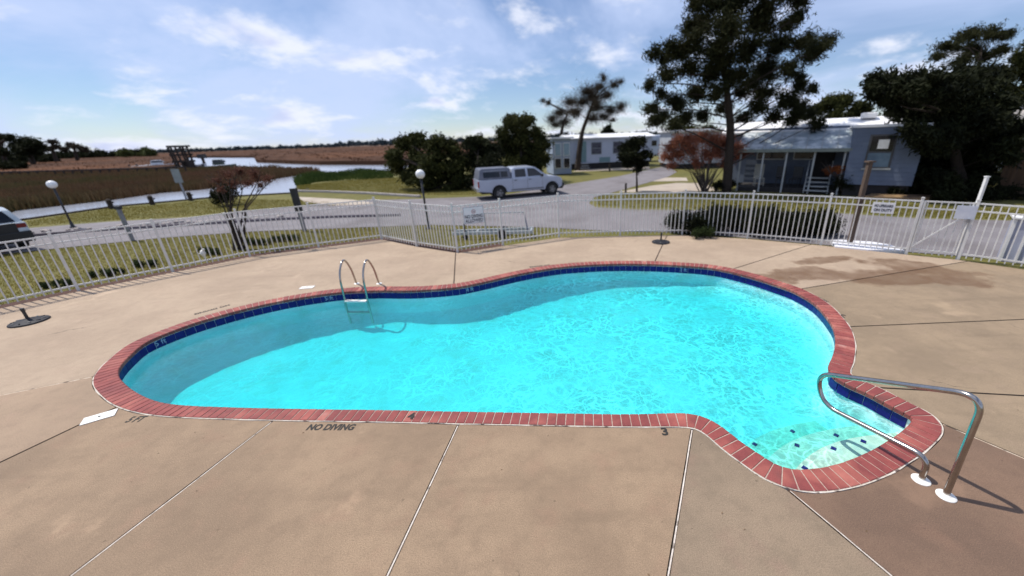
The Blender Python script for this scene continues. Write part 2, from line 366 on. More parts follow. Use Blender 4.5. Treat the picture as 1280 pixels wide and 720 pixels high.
# entry steps in the right-hand bay
bay_c = np.array([3.25, 3.25])
tile_c = offset(-0.035)
ax = Vector((-0.66, 0.75, 0)).normalized()           # from the bay's corner towards deep water
step_m = mat('step_plaster', (0.74, 0.71, 0.58), (0.64, 0.62, 0.50), 2.5, 0.9, coord='World', bump=0.1, bscale=12, third=((0.60, 0.66, 0.58), 5, 0.5, 0.7))
steps = []
navy_m = mat('navy_tile', (0.008, 0.004, 0.10), (0.014, 0.008, 0.15), 5, 0.3, bump=0.05, third=((0.03, 0.04, 0.20), 18, 0.66, 0.8), coord='World', spec=0.2)
sel0 = [i for i in range(N0) if 1.3 < wall_c[i, 0] and wall_c[i, 1] < 4.45]
# contiguous run through the bay
run = sorted(sel0); 
gap = max(range(len(run)), key=lambda k: (run[(k + 1) % len(run)] - run[k]) % N0)
run = run[gap + 1:] + run[:gap + 1]
def bay_poly(edge):       # edge: front line of a step as world points, lower-left to upper-right
    a, c = Vector(edge[0][:2]), Vector(edge[-1][:2])
    d = (c - a).normalized(); n = Vector((-d.y, d.x))
    if n.dot(Vector((-0.66, 0.75))) > 0: n = -n
    p = [Vector((wall_c[i, 0], wall_c[i, 1])) for i in run if (Vector((wall_c[i, 0], wall_c[i, 1])) - a).dot(n) > 0]
    return p, a, c
# step fronts surveyed from the marker tiles under water
fronts = [[(1005, 600), (1055, 575), (1090, 556), (1110, 545)], [(970, 588), (1037, 555), (1075, 530), (1100, 517)], [(938, 575), (1014, 537), (1050, 512), (1075, 500)], [(915, 562), (965, 534), (1010, 505), (1045, 482)]]
zst = [-0.32, -0.50, -0.68, -0.84]
for k in range(3, -1, -1):
    e = [at(*p, zst[k]) for p in fronts[k]]
    p, a, c = bay_poly(e)
    if len(p) < 3: continue
    d = (c - a).normalized(); n = Vector((-d.y, d.x))
    if n.dot(Vector((-0.66, 0.75))) < 0: n = -n
    q0, q1 = p[0], p[-1]; cur = []
    for t in np.linspace(0.08, 0.92, 9): cur.append(q1.lerp(q0, t) + n * 0.22 * math.sin(PI * t))
    poly = p + cur
    b = MB().prism([(q.x + PO.x, q.y + PO.y) for q in poly], -1.4, zst[k]); b.build('entry_step', step_m, pool)
    for t in ((0.30, 0.52, 0.74), (0.22, 0.5, 0.82), (0.18, 0.40, 0.70), (0.3, 0.62))[k]:
        t += rnd.uniform(-0.04, 0.04)
        q = q1.lerp(q0, t) + n * (0.22 * math.sin(PI * t) - rnd.uniform(0.05, 0.12))
        MB().box((q.x + PO.x, q.y + PO.y, zst[k] + 0.004), (0.05, 0.05, 0.008), rz=rnd.uniform(0.5, 1.0)).build('marker_tile', navy_m, pool)

# coping bricks, each its own wedge
brick_ms = [mat('coping_brick_d', (0.42, 0.15, 0.12), (0.30, 0.075, 0.062), 6, 0.8, bump=0.6, bscale=70, coord='World', third=((0.50, 0.30, 0.26), 5.0, 0.55, 0.75)), mat('coping_brick_e', (0.22, 0.052, 0.048), (0.30, 0.07, 0.06), 8, 0.75, bump=0.6, bscale=70, coord='World', third=((0.16, 0.05, 0.045), 4.0, 0.5, 0.7)), mat('coping_brick_a', (0.275, 0.062, 0.055), (0.21, 0.046, 0.043), 9, 0.75, bump=0.5, bscale=90, coord='World', third=((0.44, 0.13, 0.10), 2.0, 0.5, 0.75)),
            mat('coping_brick_b', (0.30, 0.070, 0.060), (0.225, 0.050, 0.045), 9, 0.78, bump=0.5, bscale=90, coord='World', third=((0.48, 0.17, 0.13), 2.0, 0.5, 0.75)),
            mat('coping_brick_c', (0.24, 0.052, 0.048), (0.185, 0.039, 0.038), 9, 0.72, bump=0.5, bscale=90, coord='World', third=((0.40, 0.12, 0.09), 2.0, 0.5, 0.75))]
mid = outer + nrm * (wid * 0.5)[:, None]
lm = np.r_[0, np.cumsum(np.linalg.norm(np.diff(np.vstack([mid, mid[:1]]), axis=0), axis=1))]; TL = lm[-1]
def interp_c(arr, s):
    s = s % TL; a2 = np.vstack([arr, arr[:1]]); return np.array([np.interp(s, lm, a2[:, k]) for k in range(3)])
NBR = min(299, round(TL / 0.108)); bs = TL / NBR
inner_b = offset(0.0)
for i in range(NBR):
    g = 0.0045; s0, s1 = i * bs + g, (i + 1) * bs - g
    oa, ob, ia, ib = interp_c(outer, s0), interp_c(outer, s1), interp_c(inner_b, s0), interp_c(inner_b, s1)
    if (ob - oa) @ (ib - ia) < 0: ia = ib = (ia + ib) / 2; ia = ia + (oa - ob) * 0.06; ib = ib + (ob - oa) * 0.06
    z1 = 0.012 + rnd.uniform(-0.0015, 0.0015); z0 = -0.046; c = (oa + ob + ia + ib) / 4
    jo = rnd.uniform(-0.003, 0.003)
    def ring(z, k, ii=0.0): 
        q = []
        for p in (oa, ob, ib, ia):
            v = c + (p - c) * k
            if p is ia or p is ib: v = v + (c - p) * ii
            q.append((v[0], v[1], z))
        return q
    vs = ring(z0, 0.98) + ring(z1 - 0.012, 1.0) + ring(z1 - 0.004, 0.985, 0.02) + ring(z1, 0.95, 0.05)
    fs = [(3, 2, 1, 0), (12, 13, 14, 15)]
    for r_ in range(3):
        for k in range(4): fs.append((r_ * 4 + k, r_ * 4 + (k + 1) % 4, (r_ + 1) * 4 + (k + 1) % 4, (r_ + 1) * 4 + k))
    b = MB(); b.add([tuple(Vector(v) + PO) for v in vs], fs)
    b.build('brick', rnd.choices(brick_ms, (0.5, 1, 6, 2, 5))[0], pool)
# mortar bed beneath and round the bricks
mortar_m = mat('mortar', (0.50, 0.40, 0.34), (0.36, 0.25, 0.21), 30, 0.95, coord='World', bump=0.5, bscale=120)
lip_m = mat('white_grout', (0.66, 0.62, 0.56), (0.50, 0.42, 0.34), 25, 0.95, coord='World', bump=0.5, bscale=100, third=((0.13, 0.09, 0.08), 7, 0.56, 0.64))
def ringmesh(name, a, c, z0, z1, m):
    n = len(a); vs = [(p[0], p[1], z1) for p in a] + [(p[0], p[1], z1) for p in c] + [(p[0], p[1], z0) for p in a] + [(p[0], p[1], z0) for p in c]
    fs = []
    for i in range(n):
        j = (i + 1) % n; fs += [(i, j, n + j, n + i), (2 * n + i, 3 * n + i, 3 * n + j, 2 * n + j), (i, 2 * n + i, 2 * n + j, j), (n + i, n + j, 3 * n + j, 3 * n + i)]
    b = MB(); b.add([tuple(Vector(v) + PO) for v in vs], fs); return b.build(name, m, pool)
ringmesh('mortar_bed', outer[::2], offset(-0.012)[::2], -0.05, 0.006, mortar_m)
lipw = 0.012 + 0.005 * np.sin(np.arange(N0) * 0.35) * np.sin(np.arange(N0) * 0.071)
ringmesh('grout_line', (outer - nrm * lipw[:, None])[::2], (outer - nrm * 0.0005)[::2], -0.05, 0.004, lip_m)
ringmesh('grout_band', offset(-0.012)[::2], offset(-0.043)[::2], -0.056, -0.047, lip_m)
# waterline tiles
ti = offset(-0.039)
lt = np.r_[0, np.cumsum(np.linalg.norm(np.diff(np.vstack([ti, ti[:1]]), axis=0), axis=1))]
NT = min(298, round(lt[-1] / 0.156)); 
tm = MB().box((0, 0, 0), (0.150, 0.008, 0.150)).build('tile_src', navy_m); tmesh = tm.data; bpy.data.objects.remove(tm)
def on_ti(s):
    s = s % lt[-1]; a2 = np.vstack([ti, ti[:1]]); return Vector([np.interp(s, lt, a2[:, k]) for k in range(3)])
for i in range(NT):
    s = (i + 0.5) * lt[-1] / NT; p = on_ti(s); d = on_ti(s + 0.05) - on_ti(s - 0.05)
    o = bpy.data.objects.new('tile', tmesh); C.objects.link(o); o.parent = pool
    o.location = p + PO + Vector((0, 0, -0.133)); o.rotation_euler = (0, 0, math.atan2(d.y, d.x))

# the water: one closed body with real absorption and a rippled surface
wm = bpy.data.materials.new('pool_water_mat'); wm.use_nodes = True; nt = wm.node_tree; nt.nodes.clear()
Nn = nt.nodes.new; K = nt.links.new
out = Nn('ShaderNodeOutputMaterial'); tr = Nn('ShaderNodeBsdfTransparent'); gl = Nn('ShaderNodeBsdfGlossy'); gl.inputs['Roughness'].default_value = 0.04
mx = Nn('ShaderNodeMixShader'); geo = Nn('ShaderNodeNewGeometry'); lw = Nn('ShaderNodeLayerWeight'); lw.inputs[0].default_value = 0.5
def nmath(op, a, c=None, clamp=False):
    n = Nn('ShaderNodeMath'); n.operation = op; n.use_clamp = clamp
    for i, v in enumerate((a, c)):
        if v is None: continue
        if isinstance(v, (int, float)): n.inputs[i].default_value = v
        else: K(v, n.inputs[i])
    return n.outputs[0]
def nnoise(scale, det, loc=(0, 0, 0), dist=0.0, sc3=(1, 1, 1)):
    mp = Nn('ShaderNodeMapping'); mp.inputs['Location'].default_value = loc; mp.inputs['Scale'].default_value = sc3; K(geo.outputs['Position'], mp.inputs[0])
    n = Nn('ShaderNodeTexNoise'); n.inputs['Scale'].default_value = scale; n.inputs['Detail'].default_value = det; n.inputs['Distortion'].default_value = dist; K(mp.outputs[0], n.inputs['Vector']); return n
def mrange(f, a, c, lo, hi):
    m = Nn('ShaderNodeMapRange'); m.interpolation_type = 'SMOOTHSTEP'; K(f, m.inputs[0])
    for i, v in enumerate((a, c, lo, hi)): m.inputs[i + 1].default_value = v
    return m.outputs[0]
sepp = Nn('ShaderNodeSeparateXYZ'); K(geo.outputs['Position'], sepp.inputs[0])
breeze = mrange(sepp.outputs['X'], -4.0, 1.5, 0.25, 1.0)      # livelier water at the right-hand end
wv = nmath('ADD', nmath('MULTIPLY', nnoise(2.6, 3, dist=0.6, sc3=(1, 1.5, 1)).outputs[0], 0.6), nmath('MULTIPLY', nnoise(9, 3, dist=0.8, sc3=(1, 1.6, 1)).outputs[0], 0.4))
bp = Nn('ShaderNodeBump'); bp.inputs['Distance'].default_value = 0.05; K(wv, bp.inputs['Height']); K(nmath('MULTIPLY', breeze, 0.8), bp.inputs['Strength'])
K(bp.outputs[0], gl.inputs['Normal']); K(bp.outputs[0], lw.inputs['Normal'])
fr = nmath('ADD', nmath('MULTIPLY', nmath('POWER', lw.outputs['Facing'], 5.0), 0.75), 0.02, True)
K(fr, mx.inputs[0]); K(tr.outputs[0], mx.inputs[1]); K(gl.outputs[0], mx.inputs[2]); K(mx.outputs[0], out.inputs['Surface'])
# caustic light lines painted into the surface's transparent colour
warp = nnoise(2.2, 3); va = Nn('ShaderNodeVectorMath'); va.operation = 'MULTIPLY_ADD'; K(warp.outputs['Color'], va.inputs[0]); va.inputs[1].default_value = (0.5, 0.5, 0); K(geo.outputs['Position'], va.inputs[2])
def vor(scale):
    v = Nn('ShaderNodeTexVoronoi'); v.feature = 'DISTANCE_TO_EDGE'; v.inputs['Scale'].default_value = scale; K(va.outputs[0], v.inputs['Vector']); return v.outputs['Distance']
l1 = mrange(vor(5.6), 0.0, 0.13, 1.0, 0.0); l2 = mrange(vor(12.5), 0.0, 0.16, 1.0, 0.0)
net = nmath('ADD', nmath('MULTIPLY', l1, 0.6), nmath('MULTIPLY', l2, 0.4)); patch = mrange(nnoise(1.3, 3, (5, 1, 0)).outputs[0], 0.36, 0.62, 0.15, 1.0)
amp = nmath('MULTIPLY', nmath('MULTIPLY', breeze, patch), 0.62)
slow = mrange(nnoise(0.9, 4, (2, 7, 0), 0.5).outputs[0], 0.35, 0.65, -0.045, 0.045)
caustic_tint = nmath('ADD', nmath('ADD', nmath('MULTIPLY', net, amp), slow), nmath('SUBTRACT', 0.99, nmath('MULTIPLY', amp, 0.34)))
cc = Nn('ShaderNodeCombineXYZ'); K(caustic_tint, cc.inputs[0]); K(caustic_tint, cc.inputs[1]); K(caustic_tint, cc.inputs[2]); K(cc.outputs[0], tr.inputs[0])
ab = Nn('ShaderNodeVolumeAbsorption'); ab.inputs['Color'].default_value = (0.0, 0.965, 0.985, 1); ab.inputs['Density'].default_value = 1.6; vs_ = Nn('ShaderNodeVolumeScatter'); vs_.inputs['Color'].default_value = (0.75, 1.0, 1.0, 1); vs_.inputs['Density'].default_value = 0.24; vs_.inputs['Anisotropy'].default_value = 0.2
ad = Nn('ShaderNodeAddShader'); K(ab.outputs[0], ad.inputs[0]); K(vs_.outputs[0], ad.inputs[1]); K(ad.outputs[0], out.inputs['Volume'])
wp = offset(-0.075)[::3]
WZ = -0.19
w = MB().prism([(p[0], p[1]) for p in wp], -2.2, WZ).build('pool_water', wm); tag(w, kind='structure')

# ================================================================ POOL DECK
fence_px = [(98.4, 362.8), (216, 339.3), (312.5, 320), (398.5, 308.8), (477, 298.7), (521, 307.5), (572, 315), (628.7, 306), (698.7, 296), (775, 293.7), (852.5, 292.7), (934, 297.5), (1026, 305.5), (1132.5, 317), (1197.5, 323.5)]
FP = [at(*p) for p in fence_px]
lft = FP[0] - FP[1]; FP = [FP[0] + Vector((-1.1, -1.7, 0)) * k for k in (4, 3, 2, 1)] + FP
r0 = FP[-1]; FP += [r0 + Vector((1.25, -1.45, 0)) * k for k in (1, 2, 3, 4)]
GATE = 4 + 13      # span index between the two gate posts
cen = Vector((-0.5, 5, 0))
def inward(p, d):
    v = cen - p; v.normalize(); return p + v * d
dk = [inward(p, 0.13) for p in FP]
deck_out = [Vector((-16.5, -6, 0))] + dk + [Vector((18.5, -6, 0))]
def ray_poly(p, d, poly):
    best = None; n = len(poly)
    for i in range(n):
        a, c = poly[i], poly[(i + 1) % n]; e = c - a; den = d.x * e.y - d.y * e.x
        if abs(den) < 1e-9: continue
        t = ((a.x - p.x) * e.y - (a.y - p.y) * e.x) / den; u = ((a.x - p.x) * d.y - (a.y - p.y) * d.x) / den
        if t > 0 and -1e-6 <= u <= 1 + 1e-6 and (best is None or t < best[0]): best = (t, i, u)
    return best
joints = [((119, 470), (0, 494), 'crumb'), ((146, 509), (0, 578), 'dark'), ((342, 526), (88, 720), 'white'), ((574, 530), (484, 720), 'white'), ((867, 534), (835, 720), 'white'),
          ((986, 613), (1115, 720), 'white'), ((1178, 530), (1280, 573), 'crumb'), ((1098, 484), (1280, 494), 'dark'), ((1063, 408), (1280, 399), 'dark'),
          ((1000, 361), (1205, 327), 'dark'), ((918, 336), (1010, 307), 'dark'), ((818, 326.5), (830, 301), 'dark'), ((568, 355), (570, 317), 'dark')]
J = []
for a, c, k in joints:
    A = at(*a); B = at(*c); d = (B - A).normalized()
    i0 = int(np.argmin((outer[:, 0] - A.x) ** 2 + (outer[:, 1] - A.y) ** 2))
    S = Vector(outer[i0])
    if (B.y < 2.6 and B.x < 4.5) or (B.y < 3.4 and B.x < 0):      # joints running under the viewer carry on straight
        K2 = B.copy(); d2 = Vector((B.x * 0.10, -1, 0)).normalized()
        hit = ray_poly(K2, d2, deck_out); mids_ = [K2]
    else: K2, d2 = S, d; hit = ray_poly(S, d, deck_out); mids_ = []
    J.append(dict(i=i0, S=S, E=K2 + d2 * hit[0], seg=hit[1], u=hit[2], k=k, d=d, mid=mids_))
J.sort(key=lambda j: j['i'])
def slabmat(name, a, c, t3): 
    m = mat(name, a, c, 1.0, 0.92, bump=0.6, bscale=130, coord='World', third=t3, sharp=(0.36, 0.66), detail=9); return m
deck = bpy.data.objects.new('pool_deck', None); C.objects.link(deck); deck['kind'] = 'structure'
def deckmat(name, base, dark, blot):
    m = bpy.data.materials.new(name); m.use_nodes = True; nt = m.node_tree; b = nt.nodes['Principled BSDF']; Nn = nt.nodes.new; K = nt.links.new
    b.inputs['Roughness'].default_value = 0.9
    g = Nn('ShaderNodeNewGeometry')
    def no(s, d, r=0.6, loc=(0, 0, 0)):
        mp = Nn('ShaderNodeMapping'); mp.inputs['Location'].default_value = loc; K(g.outputs['Position'], mp.inputs[0])
        n = Nn('ShaderNodeTexNoise'); n.inputs['Scale'].default_value = s; n.inputs['Detail'].default_value = d; n.inputs['Roughness'].default_value = r; K(mp.outputs[0], n.inputs['Vector']); return n.outputs[0]
    def rg(f, a, c, lo=0., hi=1.):
        m_ = Nn('ShaderNodeMapRange'); K(f, m_.inputs[0]); m_.interpolation_type = 'SMOOTHSTEP'
        for i, v in enumerate((a, c, lo, hi)): m_.inputs[i + 1].default_value = v
        return m_.outputs[0]
    def mixc(f, A, B, mode='MIX'):
        x = Nn('ShaderNodeMix'); x.data_type = 'RGBA'; x.blend_type = mode
        if isinstance(f, float): x.inputs[0].default_value = f
        else: K(f, x.inputs[0])
        for s_, v in ((6, A), (7, B)):
            if isinstance(v, tuple): x.inputs[s_].default_value = (*v, 1)
            else: K(v, x.inputs[s_])
        return x.outputs[2]
    c1 = mixc(rg(no(0.7, 8, 0.62), 0.36, 0.66), base, dark)
    c2 = mixc(rg(no(2.3, 6, 0.6, (3, 9, 0)), 0.52, 0.72, 0, 0.7), c1, blot)
    c3 = mixc(rg(no(110, 4, 0.8), 0.38, 0.66, 0, 0.68), c2, tuple(x * 0.5 for x in dark))
    c4 = mixc(rg(no(150, 2, 0.6, (1, 2, 0)), 0.56, 0.68, 0, 0.5), c3, tuple(min(1, x * 1.35) for x in base))
    # hairline scuffs and little dark spots
    c5 = mixc(rg(no(14, 2, 0.5, (8, 2, 0)), 0.735, 0.77, 0, 0.6), c4, tuple(x * 0.35 for x in dark))
    # dirty rim along the coping side of patches, long faint drag marks and hairline cracks
    mp = Nn('ShaderNodeMapping'); mp.inputs['Rotation'].default_value = (0, 0, 0.7); mp.inputs['Scale'].default_value = (0.35, 3.2, 1); K(g.outputs['Position'], mp.inputs[0])
    dr = Nn('ShaderNodeTexNoise'); dr.inputs['Scale'].default_value = 1.1; dr.inputs['Detail'].default_value = 6; K(mp.outputs[0], dr.inputs['Vector'])
    c5 = mixc(rg(dr.outputs[0], 0.54, 0.74, 0, 0.3), c5, tuple(x * 0.62 for x in dark))
    c5 = mixc(rg(no(5.5, 7, 0.7, (2, 5, 0)), 0.44, 0.70, 0, 0.4), c5, tuple(x * 0.72 for x in dark))
    c5 = mixc(rg(no(0.9, 5, 0.65, (6, 1, 0)), 0.60, 0.72, 0, 0.4), c5, tuple(min(1, x * 1.3) for x in base))
    wn_ = Nn('ShaderNodeTexNoise'); wn_.inputs['Scale'].default_value = 1.7; wn_.inputs['Detail'].default_value = 5; K(g.outputs['Position'], wn_.inputs['Vector'])
    vm = Nn('ShaderNodeVectorMath'); vm.operation = 'MULTIPLY_ADD'; K(wn_.outputs['Color'], vm.inputs[0]); vm.inputs[1].default_value = (0.9, 0.9, 0); K(g.outputs['Position'], vm.inputs[2])
    vo = Nn('ShaderNodeTexVoronoi'); vo.feature = 'DISTANCE_TO_EDGE'; vo.inputs['Scale'].default_value = 0.38; K(vm.outputs[0], vo.inputs['Vector'])
    ck = Nn('ShaderNodeMath'); ck.operation = 'MULTIPLY'; K(rg(vo.outputs['Distance'], 0.0008, 0.0028, 0.75, 0.0), ck.inputs[0]); K(rg(no(0.8, 2, 0.5, (4, 4, 0)), 0.62, 0.66), ck.inputs[1])
    c5 = mixc(ck.outputs[0], c5, tuple(x * 0.25 for x in dark))
    # wet-looking brown stain near the gate
    sp_ = Nn('ShaderNodeSeparateXYZ'); K(g.outputs['Position'], sp_.inputs[0])
    def ma(op, a, c=None, cl=False):
        n = Nn('ShaderNodeMath'); n.operation = op; n.use_clamp = cl
        for i, v in enumerate((a, c)):
            if v is None: continue
            if isinstance(v, (int, float)): n.inputs[i].default_value = v
            else: K(v, n.inputs[i])
        return n.outputs[0]
    def blob(cx, cy, rx, ry, ang):
        ca, sa = math.cos(ang), math.sin(ang)
        dx = ma('SUBTRACT', sp_.outputs[0], cx); dy = ma('SUBTRACT', sp_.outputs[1], cy)
        a_ = ma('DIVIDE', ma('ADD', ma('MULTIPLY', dx, ca), ma('MULTIPLY', dy, sa)), rx)
        b_ = ma('DIVIDE', ma('ADD', ma('MULTIPLY', dx, -sa), ma('MULTIPLY', dy, ca)), ry)
        return ma('SQRT', ma('ADD', ma('MULTIPLY', a_, a_), ma('MULTIPLY', b_, b_)))
    dist = None
    for bl in STAINS:
        q = blob(*bl); dist = q if dist is None else ma('MINIMUM', dist, q)
    wob = ma('MULTIPLY', ma('SUBTRACT', no(1.3, 5, 0.6, (2, 2, 0)), 0.5), 2.4)
    st = ma('MULTIPLY', rg(ma('ADD', dist, wob), 0.80, 1.22, 0.85, 0.0), rg(no(2.1, 5, 0.6, (9, 2, 0)), 0.3, 0.65, 0.55, 1.0))
    K(rg(st, 0, 0.8, 0.9, 0.5), b.inputs['Roughness'])
    K(mixc(st, c5, (0.14, 0.072, 0.03)), b.inputs['Base Color'])
    bp = Nn('ShaderNodeBump'); bp.inputs['Strength'].default_value = 0.45; bp.inputs['Distance'].default_value = 0.006; K(no(150, 4, 0.7), bp.inputs['Height'])
    bp2 = Nn('ShaderNodeBump'); bp2.inputs['Strength'].default_value = 0.25; bp2.inputs['Distance'].default_value = 0.05; K(no(1.6, 3), bp2.inputs['Height']); K(bp.outputs[0], bp2.inputs['Normal']); K(bp2.outputs[0], b.inputs['Normal'])
    return m
def bl(u, v, rx, ry, ang): p = at(u, v); return (p.x, p.y, rx, ry, ang)
STAINS = [bl(1000, 343, 1.1, 0.45, 0.1), bl(1100, 345, 1.0, 0.5, -0.2), bl(1170, 338, 0.9, 0.55, -0.8), bl(1190, 350, 0.8, 0.35, -0.3), bl(1030, 325, 0.7, 0.25, 0.2), bl(1130, 330, 0.9, 0.35, -0.4)]
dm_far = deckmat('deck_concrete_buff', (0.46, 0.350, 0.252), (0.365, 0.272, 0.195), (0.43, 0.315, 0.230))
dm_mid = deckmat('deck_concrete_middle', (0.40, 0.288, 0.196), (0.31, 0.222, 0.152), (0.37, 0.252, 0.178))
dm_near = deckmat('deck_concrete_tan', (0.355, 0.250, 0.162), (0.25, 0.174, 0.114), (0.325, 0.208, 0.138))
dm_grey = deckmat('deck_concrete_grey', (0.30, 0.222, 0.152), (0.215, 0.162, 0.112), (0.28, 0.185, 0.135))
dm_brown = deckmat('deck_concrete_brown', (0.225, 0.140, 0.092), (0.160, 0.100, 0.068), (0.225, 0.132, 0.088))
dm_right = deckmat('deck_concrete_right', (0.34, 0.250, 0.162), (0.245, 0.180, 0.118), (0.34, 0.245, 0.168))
nJ = len(J); no_ = len(deck_out)
GAP = 0.015
for k in range(nJ):
    a, c = J[k], J[(k + 1) % nJ]
    arc = []
    i = a['i']
    while i != c['i']: arc.append(Vector(outer[i]) - Vector(nrm[i]) * 0.018); i = (i + 1) % N0
    arc.append(Vector(outer[i]) - Vector(nrm[i]) * 0.018)
    arc = arc[::2] if len(arc) % 2 else arc[:-1:2] + [arc[-1]]
    # outer chain from c back to a ; deck_out runs clockwise as the outline does
    chain = [c['E']]; sgm = c['seg']
    first = True; cnt = 0
    while (sgm != a['seg'] or (first and c['u'] < a['u'])) and cnt < 60:
        chain.append(deck_out[sgm]); sgm = (sgm - 1) % no_; first = False; cnt += 1
    chain.append(a['E'])
    # pull sides apart for the joint
    def side(dv, toward): 
        n = Vector((-dv.y, dv.x, 0)); return n if n.dot(toward) > 0 else -n
    mida = arc[len(arc) // 2] if len(arc) > 2 else (arc[0] + arc[-1]) / 2
    tA = Vector(tang[a['i']]); na = side(a['d'], tA) * GAP; nc = side(c['d'], -Vector(tang[c['i']])) * GAP
    arc[0] = arc[0] + na; arc[-1] = arc[-1] + nc; chain[0] = chain[0] + nc; chain[-1] = chain[-1] + na
    poly = [(p.x, p.y) for p in arc + [q_ + nc for q_ in c['mid']] + chain + [q_ + na for q_ in a['mid']]]
    mids = (a['S'] + c['S']) / 2
    ci = (a['i'] + ((c['i'] - a['i']) % N0) // 2) % N0; q = outer[ci]
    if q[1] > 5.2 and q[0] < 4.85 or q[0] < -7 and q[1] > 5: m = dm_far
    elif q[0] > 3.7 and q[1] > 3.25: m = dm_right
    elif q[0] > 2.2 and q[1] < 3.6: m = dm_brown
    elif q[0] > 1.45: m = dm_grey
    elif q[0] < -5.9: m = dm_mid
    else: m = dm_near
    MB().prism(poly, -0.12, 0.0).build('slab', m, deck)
# what shows inside the joints
seal_w = mat('joint_sealant_white', (0.66, 0.60, 0.54), (0.50, 0.42, 0.36), 20, 0.8, coord='World', third=((0.12, 0.09, 0.07), 6, 0.60, 0.68))
seal_c = mat('joint_sealant_crumbling', (0.62, 0.52, 0.42), (0.42, 0.31, 0.22), 14, 0.9, coord='World', third=((0.03, 0.02, 0.015), 5, 0.52, 0.58))
seal_d = mat('joint_dirt', (0.03, 0.022, 0.018), (0.10, 0.07, 0.05), 8, 0.95, coord='World')
segs = []
for j in J:
    pl = [j['S']] + j['mid'] + [j['E']]
    for a_, c_ in zip(pl[:-1], pl[1:]): segs.append(dict(S=a_, E=c_, k=j['k'], d=(c_ - a_).normalized()))
for j in segs:
    S = j['S']; E = j['E']; L_ = (E - S).length; nn = Vector((-j['d'].y, j['d'].x, 0))
    if j['k'] == 'white': w_, z_, m = 0.0068, -0.004, seal_w
    elif j['k'] == 'crumb': w_, z_, m = 0.014, -0.003, seal_c
    else: w_, z_, m = 0.0155, -0.014, seal_d
    pts = []; n_ = max(4, int(L_ / 0.25)); lat = 0.0
    l = []; r = []
    for t in range(n_ + 1):
        lat = 0.7 * lat + rnd.uniform(-0.0025, 0.0025); wv_ = w_ * rnd.uniform(0.8, 1.05); p = S.lerp(E, t / n_) - (j['d'] * -0.03 if t == 0 else Vector((0, 0, 0)))
        l.append(p + nn * (lat + wv_)); r.append(p + nn * (lat - wv_))
    b = MB(); poly = l + r[::-1]
    n2 = len(l); vs = [(p.x, p.y, z_) for p in l] + [(p.x, p.y, z_) for p in r]
    b.add(vs, [(i, i + 1, n2 + i + 1, n2 + i) for i in range(n2 - 1)]); o = b.build('joint_strip', m, deck)
    if o.data.polygons[0].normal.z < 0: o.data.flip_normals()
    if True:
        b = MB(); vs = [(p.x + nn.x * s_ * 0.0175, p.y + nn.y * s_ * 0.0175, -0.030) for s_ in (1, -1) for p in (S, E)]
        b.add(vs, [(0, 1, 3, 2)]); b.build('joint_gap', seal_d, deck)

# painted words
def text(name, s, pos, size, rz, m, parent, ext=0.0015, shear=0.0, width=1.0, rx=0.0, bold=0.0):
    cu = bpy.data.curves.new(name, 'FONT'); cu.body = s; cu.size = size; cu.extrude = ext; cu.shear = shear; cu.align_x = 'CENTER'; cu.align_y = 'CENTER'; cu.offset = bold
    cu.resolution_u = 3
    t = bpy.data.objects.new(name, cu); C.objects.link(t)
    dg = bpy.context.evaluated_depsgraph_get(); me = bpy.data.meshes.new_from_object(t.evaluated_get(dg)); bpy.data.objects.remove(t)
    me.materials.clear(); me.materials.append(m)
    o = bpy.data.objects.new(name, me); C.objects.link(o); o.parent = parent; o.location = pos; o.rotation_euler = (rx, 0, rz); o.scale = (width, 1, 1)
    return o
def deck_text(s, u0, v0, u1, v1, size, bold=0.004, flip=False):
    a, c = at(u0, v0), at(u1, v1); p = (a + c) / 2; d = c - a; rz = math.atan2(d.y, d.x)
    o = text('painted_text', s, (p.x, p.y, 0.002), size, rz + (PI if flip else 0), deck_ink, deck, ext=0.001, bold=bold)
    k = d.length / max(o.dimensions.x, 1e-3)
    if len(s) > 2: o.scale = (k, 1, 1)
    return o
deck_text('NO DIVING', 385, 534.5, 443, 534.5, 0.135, 0.005)
deck_text('3', 825, 540, 837, 540, 0.16, 0.006)
deck_text('5 FT', 160, 525, 180, 524, 0.15, 0.004)
deck_text('NO DIVING', 243, 393, 287, 381, 0.12, 0.004, True)
deck_text('NO DIVING', 662, 334, 687, 331, 0.12, 0.004, True)
deck_text('NO DIVING', 1010, 366.3, 1034, 377.5, 0.12, 0.004, True)
deck_text('3', 1048, 394, 1058, 396, 0.2, 0.006, True)
p = at(514, 520.5, 0.012)
text('depth_number', '4', (p.x + PO.x, p.y + PO.y, 0.0145), 0.15, 0.05, deck_ink, pool, ext=0.001, bold=0.006)
p = at(828, 526, 0.012)
tile_ink = mat('tile_lettering', (0.35, 0.42, 0.55), (0.25, 0.32, 0.5), 20, 0.5)
def tile_text(s, u, v):
    p = at(u, v, -0.11); i = int(np.argmin((ti[:, 0] - p.x) ** 2 + (ti[:, 1] - p.y) ** 2)); q = Vector(offset(-0.0325)[i]); n = Vector(nrm[i])
    text('depth_lettering', s, (q.x + PO.x, q.y + PO.y, -0.12), 0.13, math.atan2(n.y, n.x) + PI / 2, tile_ink, pool, rx=PI / 2, ext=0.001)
for s, u, v in (('5 ft', 203, 428), ('5 ft', 412, 370), ('4 ft', 589, 364), ('3 ft', 854, 340)): tile_text(s, u, v)

